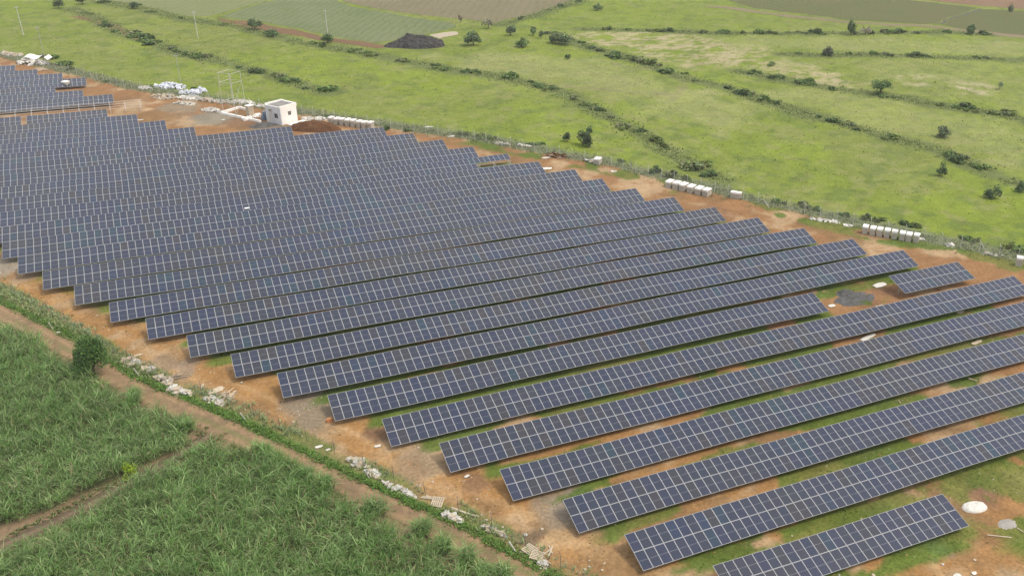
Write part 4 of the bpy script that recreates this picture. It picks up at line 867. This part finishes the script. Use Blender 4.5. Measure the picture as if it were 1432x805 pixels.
# shelters at the upper left
def shelter(px, py, a, b, h, rz, label):
    c = G(px, py); t = empty('tarp_shelter', (c[0], c[1], 0), rz); tag(t, label, 'shelter'); r = MB(); n = 5
    for k in range(n):
        x0, x1 = -a/2+a*k/n, -a/2+a*(k+1)/n
        z0 = h+.25*math.sin(k*1.3); z1 = h+.25*math.sin((k+1)*1.3)
        r.quad([(x0, -b/2, z0-.5), (x1, -b/2, z1-.5), (x1, b/2, z1), (x0, b/2, z0)]); r.quad([(x0, b/2, z0-.05), (x1, b/2, z1-.05), (x1, -b/2, z1-.55), (x0, -b/2, z0-.55)])
    r.build('roof_sheet', M['cover'], t)
    for sx in (-1, 1):
        for sy_ in (-1, 1): p_ = MB(); p_.bar((sx*(a/2-.1), sy_*(b/2-.1), 0), (sx*(a/2-.1), sy_*(b/2-.1), h-.15-(.3 if sy_ < 0 else 0)), .05, 0, 5); p_.build('post', M['oldwood'], t)
shelter(48, 88, 4.2, 2.2, 1.9, -.5, 'low white sheet shelter by the farthest panel rows'); shelter(70, 90, 2.6, 1.5, 2.1, -.9, 'small grey white shelter right of the low one by the weeds')

# utility poles
for (px, py, h, lab) in ((33, 50, 8.5, 'pale utility pole standing in the pasture at the upper left'), (277, 54, 8.0, 'pale utility pole in the pasture above the tank stand'), (458, 46, 7.0, 'pale utility pole at the edge of the far crop field'), (63, 82, 8.5, 'thin grey pole by weeds near the white shelters'), (254, 122, 8.0, 'thin grey pole behind the blue white sacks')):
    c = G(px, py); u = empty('utility_pole', tuple(c)); tag(u, lab, 'utility pole'); b = MB(); thin = 'grey' in lab; b.bar((0, 0, -.2), (0, 0, h), .12 if not thin else .07, 0, 8, .08 if not thin else .05); b.build('shaft', M['pole'] if not thin else M['galv'], u)
    b = MB(); b.box((0, 0, h-.4), (1.3, .09, .09), .4); b.build('crossarm', M['pole'] if not thin else M['galv'], u)

# ------------------------------------------------------------------ bushes and trees
def bush_mesh(seed, n, base, leaf=.16, flat=.75, lumps=7):
    rng = np.random.default_rng(seed); p, k = crown_points(n, (1, 1, 1), rng, lumps, flat); V, F, c = leaf_quads(p, rng.uniform(.6, 1.3, n)*leaf, leaf_tones(n, base, rng, k), rng); return np_mesh('shrub', V, F, M['leaf'], c)
BUSH = [bush_mesh(20+k, 420, b) for k, b in enumerate([(.125, .19, .06), (.14, .21, .06), (.11, .165, .06), (.175, .23, .07), (.185, .215, .10), (.13, .195, .055)])]
HL = dict(H1=('dark green bush in the hedge line above the white hut', 'bushes in the hedge above the hut', 50), H2=('green bush in the hedge slanting through the middle pasture to the fence', 'bushes in the middle hedge', 44), H3=('green bush in the long hedge from the far trees to the right edge', 'bushes in the long hedge', 60),
          H4=('green bush in the hedge line passing under the flat-topped tree', 'bushes in the hedge under the flat tree', 28), H5=('small green bush in the topmost hedge below the dark ploughed field', 'bushes in the topmost hedge', 40), H6=('small green bush in the short hedge below the topmost hedge', 'bushes in the short upper hedge', 18), H7=('small bush along the brown strip at the upper left field edge', 'bushes along the brown strip', 12), H8=('small bush along the edge of the brown ploughed field', 'bushes along the ploughed field', 7))
brng = random.Random(8); brn = np.random.default_rng(8)
def put_bush(c, r, hgt, label, group, name='shrub', cat='bush', m=None):
    o = link(name, brng.choice(BUSH) if m is None else BUSH[m], None, (c[0], c[1], -.05)); o.scale = (r*brng.uniform(.75, 1.45), r*brng.uniform(.65, 1.1), hgt*brng.uniform(.75, 1.15)); o.rotation_euler = (0, 0, brng.uniform(0, 6.28)); return tag(o, label, cat, group)
for k, (lab, grp, n) in HL.items():
    cand = along(H[k], n*8, .9, brn); cand = cand[fbm(cand[:, 0], cand[:, 1], 9, 2, 86.) > .37]
    for c in cand[:n]:
        s = brng.uniform(.5, .9)*(1.5 if brng.random() < .3 else 1.0); put_bush(c, s*2.2, s*1.6, lab, grp)
FB = [(540, 177, 1.3), (570, 180, 1.0), (648, 185, 1.7), (672, 188, 1.4), (688, 190, 1.4), (745, 199, 1.3), (757, 198, 1.0), (915, 237, 2.0), (938, 242, 1.8), (960, 247, 1.4), (1090, 280, 1.6), (1125, 285, 1.7), (1142, 289, 1.3), (1210, 302, 1.6), (1228, 305, 1.5), (1267, 311, 1.6), (1280, 313, 1.3), (1350, 330, 1.5), (1365, 334, 1.2), (1410, 342, 1.5), (1425, 346, 1.6), (75, 78, 2.2), (90, 87, 2.4), (100, 94, 1.8), (60, 76, 1.6), (210, 118, 1.4), (273, 122, 1.4), (455, 160, 1.0), (1180, 297, 1.1), (868, 222, 1.2), (150, 110, 1.2), (45, 78, 1.5)]
for (px, py, r) in FB: put_bush(G(px, py+4), r, r*.8, 'low green bush growing just outside the far wire fence', 'bushes outside the far fence')
def tree(px, py, wd, ht, trunk, label, seed, base=(.05, .08, .03), n=900, leaf=.22, lumps=10, flat=.8, group=None, round_=False, name='tree'):
    c = G(px, py); rng = np.random.default_rng(seed); rg = random.Random(seed); t = empty(name, (c[0], c[1], 0)); tag(t, label, 'tree', group)
    tb = MB(); top = Vector((0, 0, trunk)); tb.bar((0, 0, -.1), tuple(top), .05*wd*.7, 0, 7, .035*wd*.7)
    for k in range(6):
        a = k*1.05+rg.uniform(0, .5); e = Vector((math.cos(a)*wd*.33, math.sin(a)*wd*.33, trunk+(ht-trunk)*rg.uniform(.3, .75))); tb.bar(tuple(top*rg.uniform(.7, 1)), tuple(e), .022*wd*.7, 0, 5, .008*wd*.7)
    tb.build('trunk', M['bark'], t)
    p, k = crown_points(n, (wd*.6, wd*.6, (ht-trunk*.75)*.9), rng, lumps, flat); V, F, cc = leaf_quads(p, rng.uniform(.6, 1.3, n)*leaf, leaf_tones(n, np.array(base)*2.1, rng, k), rng); V[:, 2] += trunk*.75
    link('crown', np_mesh('crown', V, F, M['leaf'], cc), t); return t
tree(133, 524, 4.0, 5.8, 1.3, 'dark round leafy tree standing alone between the dirt road and sugarcane', 31, (.042, .078, .02), 11000, .12, 17, 1.0)
tree(1231, 131, 6.4, 4.6, 1.9, 'flat-topped spreading tree on the hedge line at the upper right', 32, (.05, .08, .028), 1500, .25, 14, .7)
tree(815, 204, 4.0, 4.0, .5, 'dark round bushy tree just outside the fence in the middle', 33, (.045, .065, .03), 1800, .2, 12, .95)
tree(793, 198, 2.0, 2.6, .5, 'small dark tree left of the round bushy tree by the fence', 34, (.055, .08, .035), 500, .2, 7, .95)
tree(824, 190, 1.7, 2.8, .8, 'small thin tree behind the round bushy tree by the fence', 35, (.05, .08, .035), 380, .2, 6, .95)
tree(662, 64, 5.4, 5.6, 1.2, 'round tree right of the black spoil heap', 36, (.075, .105, .05), 1200, .3, 12, .95)
tree(714, 50, 4.2, 4.4, 1.3, 'small spreading tree in the gap between the far fields', 37, (.07, .1, .05), 600, .3, 9, .8)
tree(729, 66, 4.2, 4.0, .5, 'round bushy tree below the small spreading one', 38, (.075, .11, .04), 800, .28, 9, .95)
tree(746, 50, 2.8, 4.0, .9, 'narrow tree right of the small spreading one', 39, (.075, .105, .045), 450, .28, 6, 1.0)
tree(757, 54, 1.8, 3.4, .6, 'slender shrub-like tree at the start of the long hedge', 40, (.085, .115, .05), 260, .26, 5, 1.0)
tree(683, 40, 3.8, 4.4, 1.4, 'dry pale tree at the edge of the brown ploughed field', 41, (.13, .13, .085), 420, .26, 8, .8)
tree(785, 62, 6.0, 5.0, .6, 'large bushy tree at the head of the long hedge', 42, (.07, .095, .045), 1400, .28, 13, .85)
tree(772, 60, 3.6, 3.4, .5, 'smaller bushy tree left of the large one at the hedge head', 43, (.075, .1, .045), 600, .28, 8, .85)
tree(794, 83, 1.9, 2.2, .4, 'lone small dark tree below the head of the long hedge', 44, (.045, .07, .03), 300, .22, 5, .9)
tree(1190, 49, 3.4, 6.2, 1.0, 'tall dark tree rising from the topmost hedge', 45, (.05, .075, .03), 900, .28, 8, 1.0)
tree(1210, 48, 4.4, 4.0, 1.0, 'leafless brown tree right of the tall dark one', 46, (.15, .13, .1), 400, .2, 9, .8)
tree(1359, 48, 4.2, 4.0, .6, 'dark bushy tree at the right end of the topmost hedge', 47, (.05, .08, .03), 700, .28, 8, .9)
tree(1157, 78, 4.0, 3.6, .5, 'grey green round tree on the short upper hedge', 48, (.075, .09, .055), 800, .25, 9, .9)
tree(1319, 192, 3.6, 3.2, .4, 'grey green round tree alone in the pasture right of centre', 49, (.07, .09, .05), 900, .2, 10, .95)
tree(1317, 246, 2.4, 3.2, .6, 'small conical dark tree in the pasture near the right', 50, (.055, .085, .035), 500, .18, 6, 1.0)
tree(1387, 277, 2.9, 3.2, .4, 'dark round tree low in the pasture near the right edge', 51, (.045, .07, .03), 900, .17, 9, .95)
tree(1427, 268, 2.6, 2.4, .3, 'dark round tree cut by the right edge of the photo', 52, (.045, .07, .03), 600, .17, 8, .9)
tree(1397, 125, 2.2, 2.6, .6, 'faint thin tree in the upper right pasture', 53, (.1, .13, .07), 200, .2, 5, .9)
tree(357, 42, 5.4, 4.6, 1.5, 'spreading tree on the brown strip at the upper left', 54, (.07, .1, .045), 900, .3, 10, .75)
tree(458, 60, 3.6, 4.0, .7, 'round tree at the right part of the brown strip', 55, (.06, .095, .035), 700, .28, 8, .95)
tree(380, 51, 6.0, 2.6, .3, 'broad low bushy tree below the spreading one', 56, (.06, .09, .035), 800, .28, 10, .8)
tree(82, 12, 4.0, 4.4, .7, 'grey green tree at the upper left above the hedge start', 57, (.08, .105, .05), 600, .3, 8, .95)
tree(116, 6, 4.2, 4.2, 1.2, 'tree at the very top left edge of the photo', 58, (.07, .095, .045), 500, .3, 8, .85)
tree(186, 13, 3.4, 3.4, .5, 'round tree on the field edge at the upper left', 59, (.075, .1, .05), 500, .28, 8, .9)
tree(644, 32, 1.8, 3.8, .8, 'thin brown tree on the edge of the ploughed field', 60, (.13, .1, .075), 220, .2, 5, 1.0)
tree(835, 15, 3.6, 3.6, .5, 'round tree on the upper edge of the brown field', 61, (.065, .095, .04), 500, .28, 8, .9)
tree(1411, 16, 3.6, 3.4, .5, 'grey green tree by the red field at the upper right', 62, (.085, .105, .06), 400, .28, 7, .9)
tree(180, 667, 1.8, 1.9, .15, 'small bright yellow green tree on the path edge between the cane fields', 63, (.13, .19, .015), 1200, .075, 9, .95)
tree(1080, 92, 3.2, 1.6, .2, 'flat green shrub tree in the pale stubble', 64, (.085, .12, .045), 300, .25, 6, .8)

# ------------------------------------------------------------------ air
if HAZE:
    hb = MB(); hb.box((0, 0, 33.5), (6400, 6400, 75)); hm = bpy.data.materials.new('haze'); hm.use_nodes = True; t = hm.node_tree; t.nodes.clear()
    pv = t.nodes.new('ShaderNodeVolumePrincipled'); pv.inputs['Color'].default_value = (.9, .92, .95, 1); pv.inputs['Density'].default_value = HAZE; pv.inputs['Anisotropy'].default_value = .2
    om = t.nodes.new('ShaderNodeOutputMaterial'); t.links.new(pv.outputs[0], om.inputs['Volume']); ho = hb.build('haze', hm); tag(ho, kind='stuff')
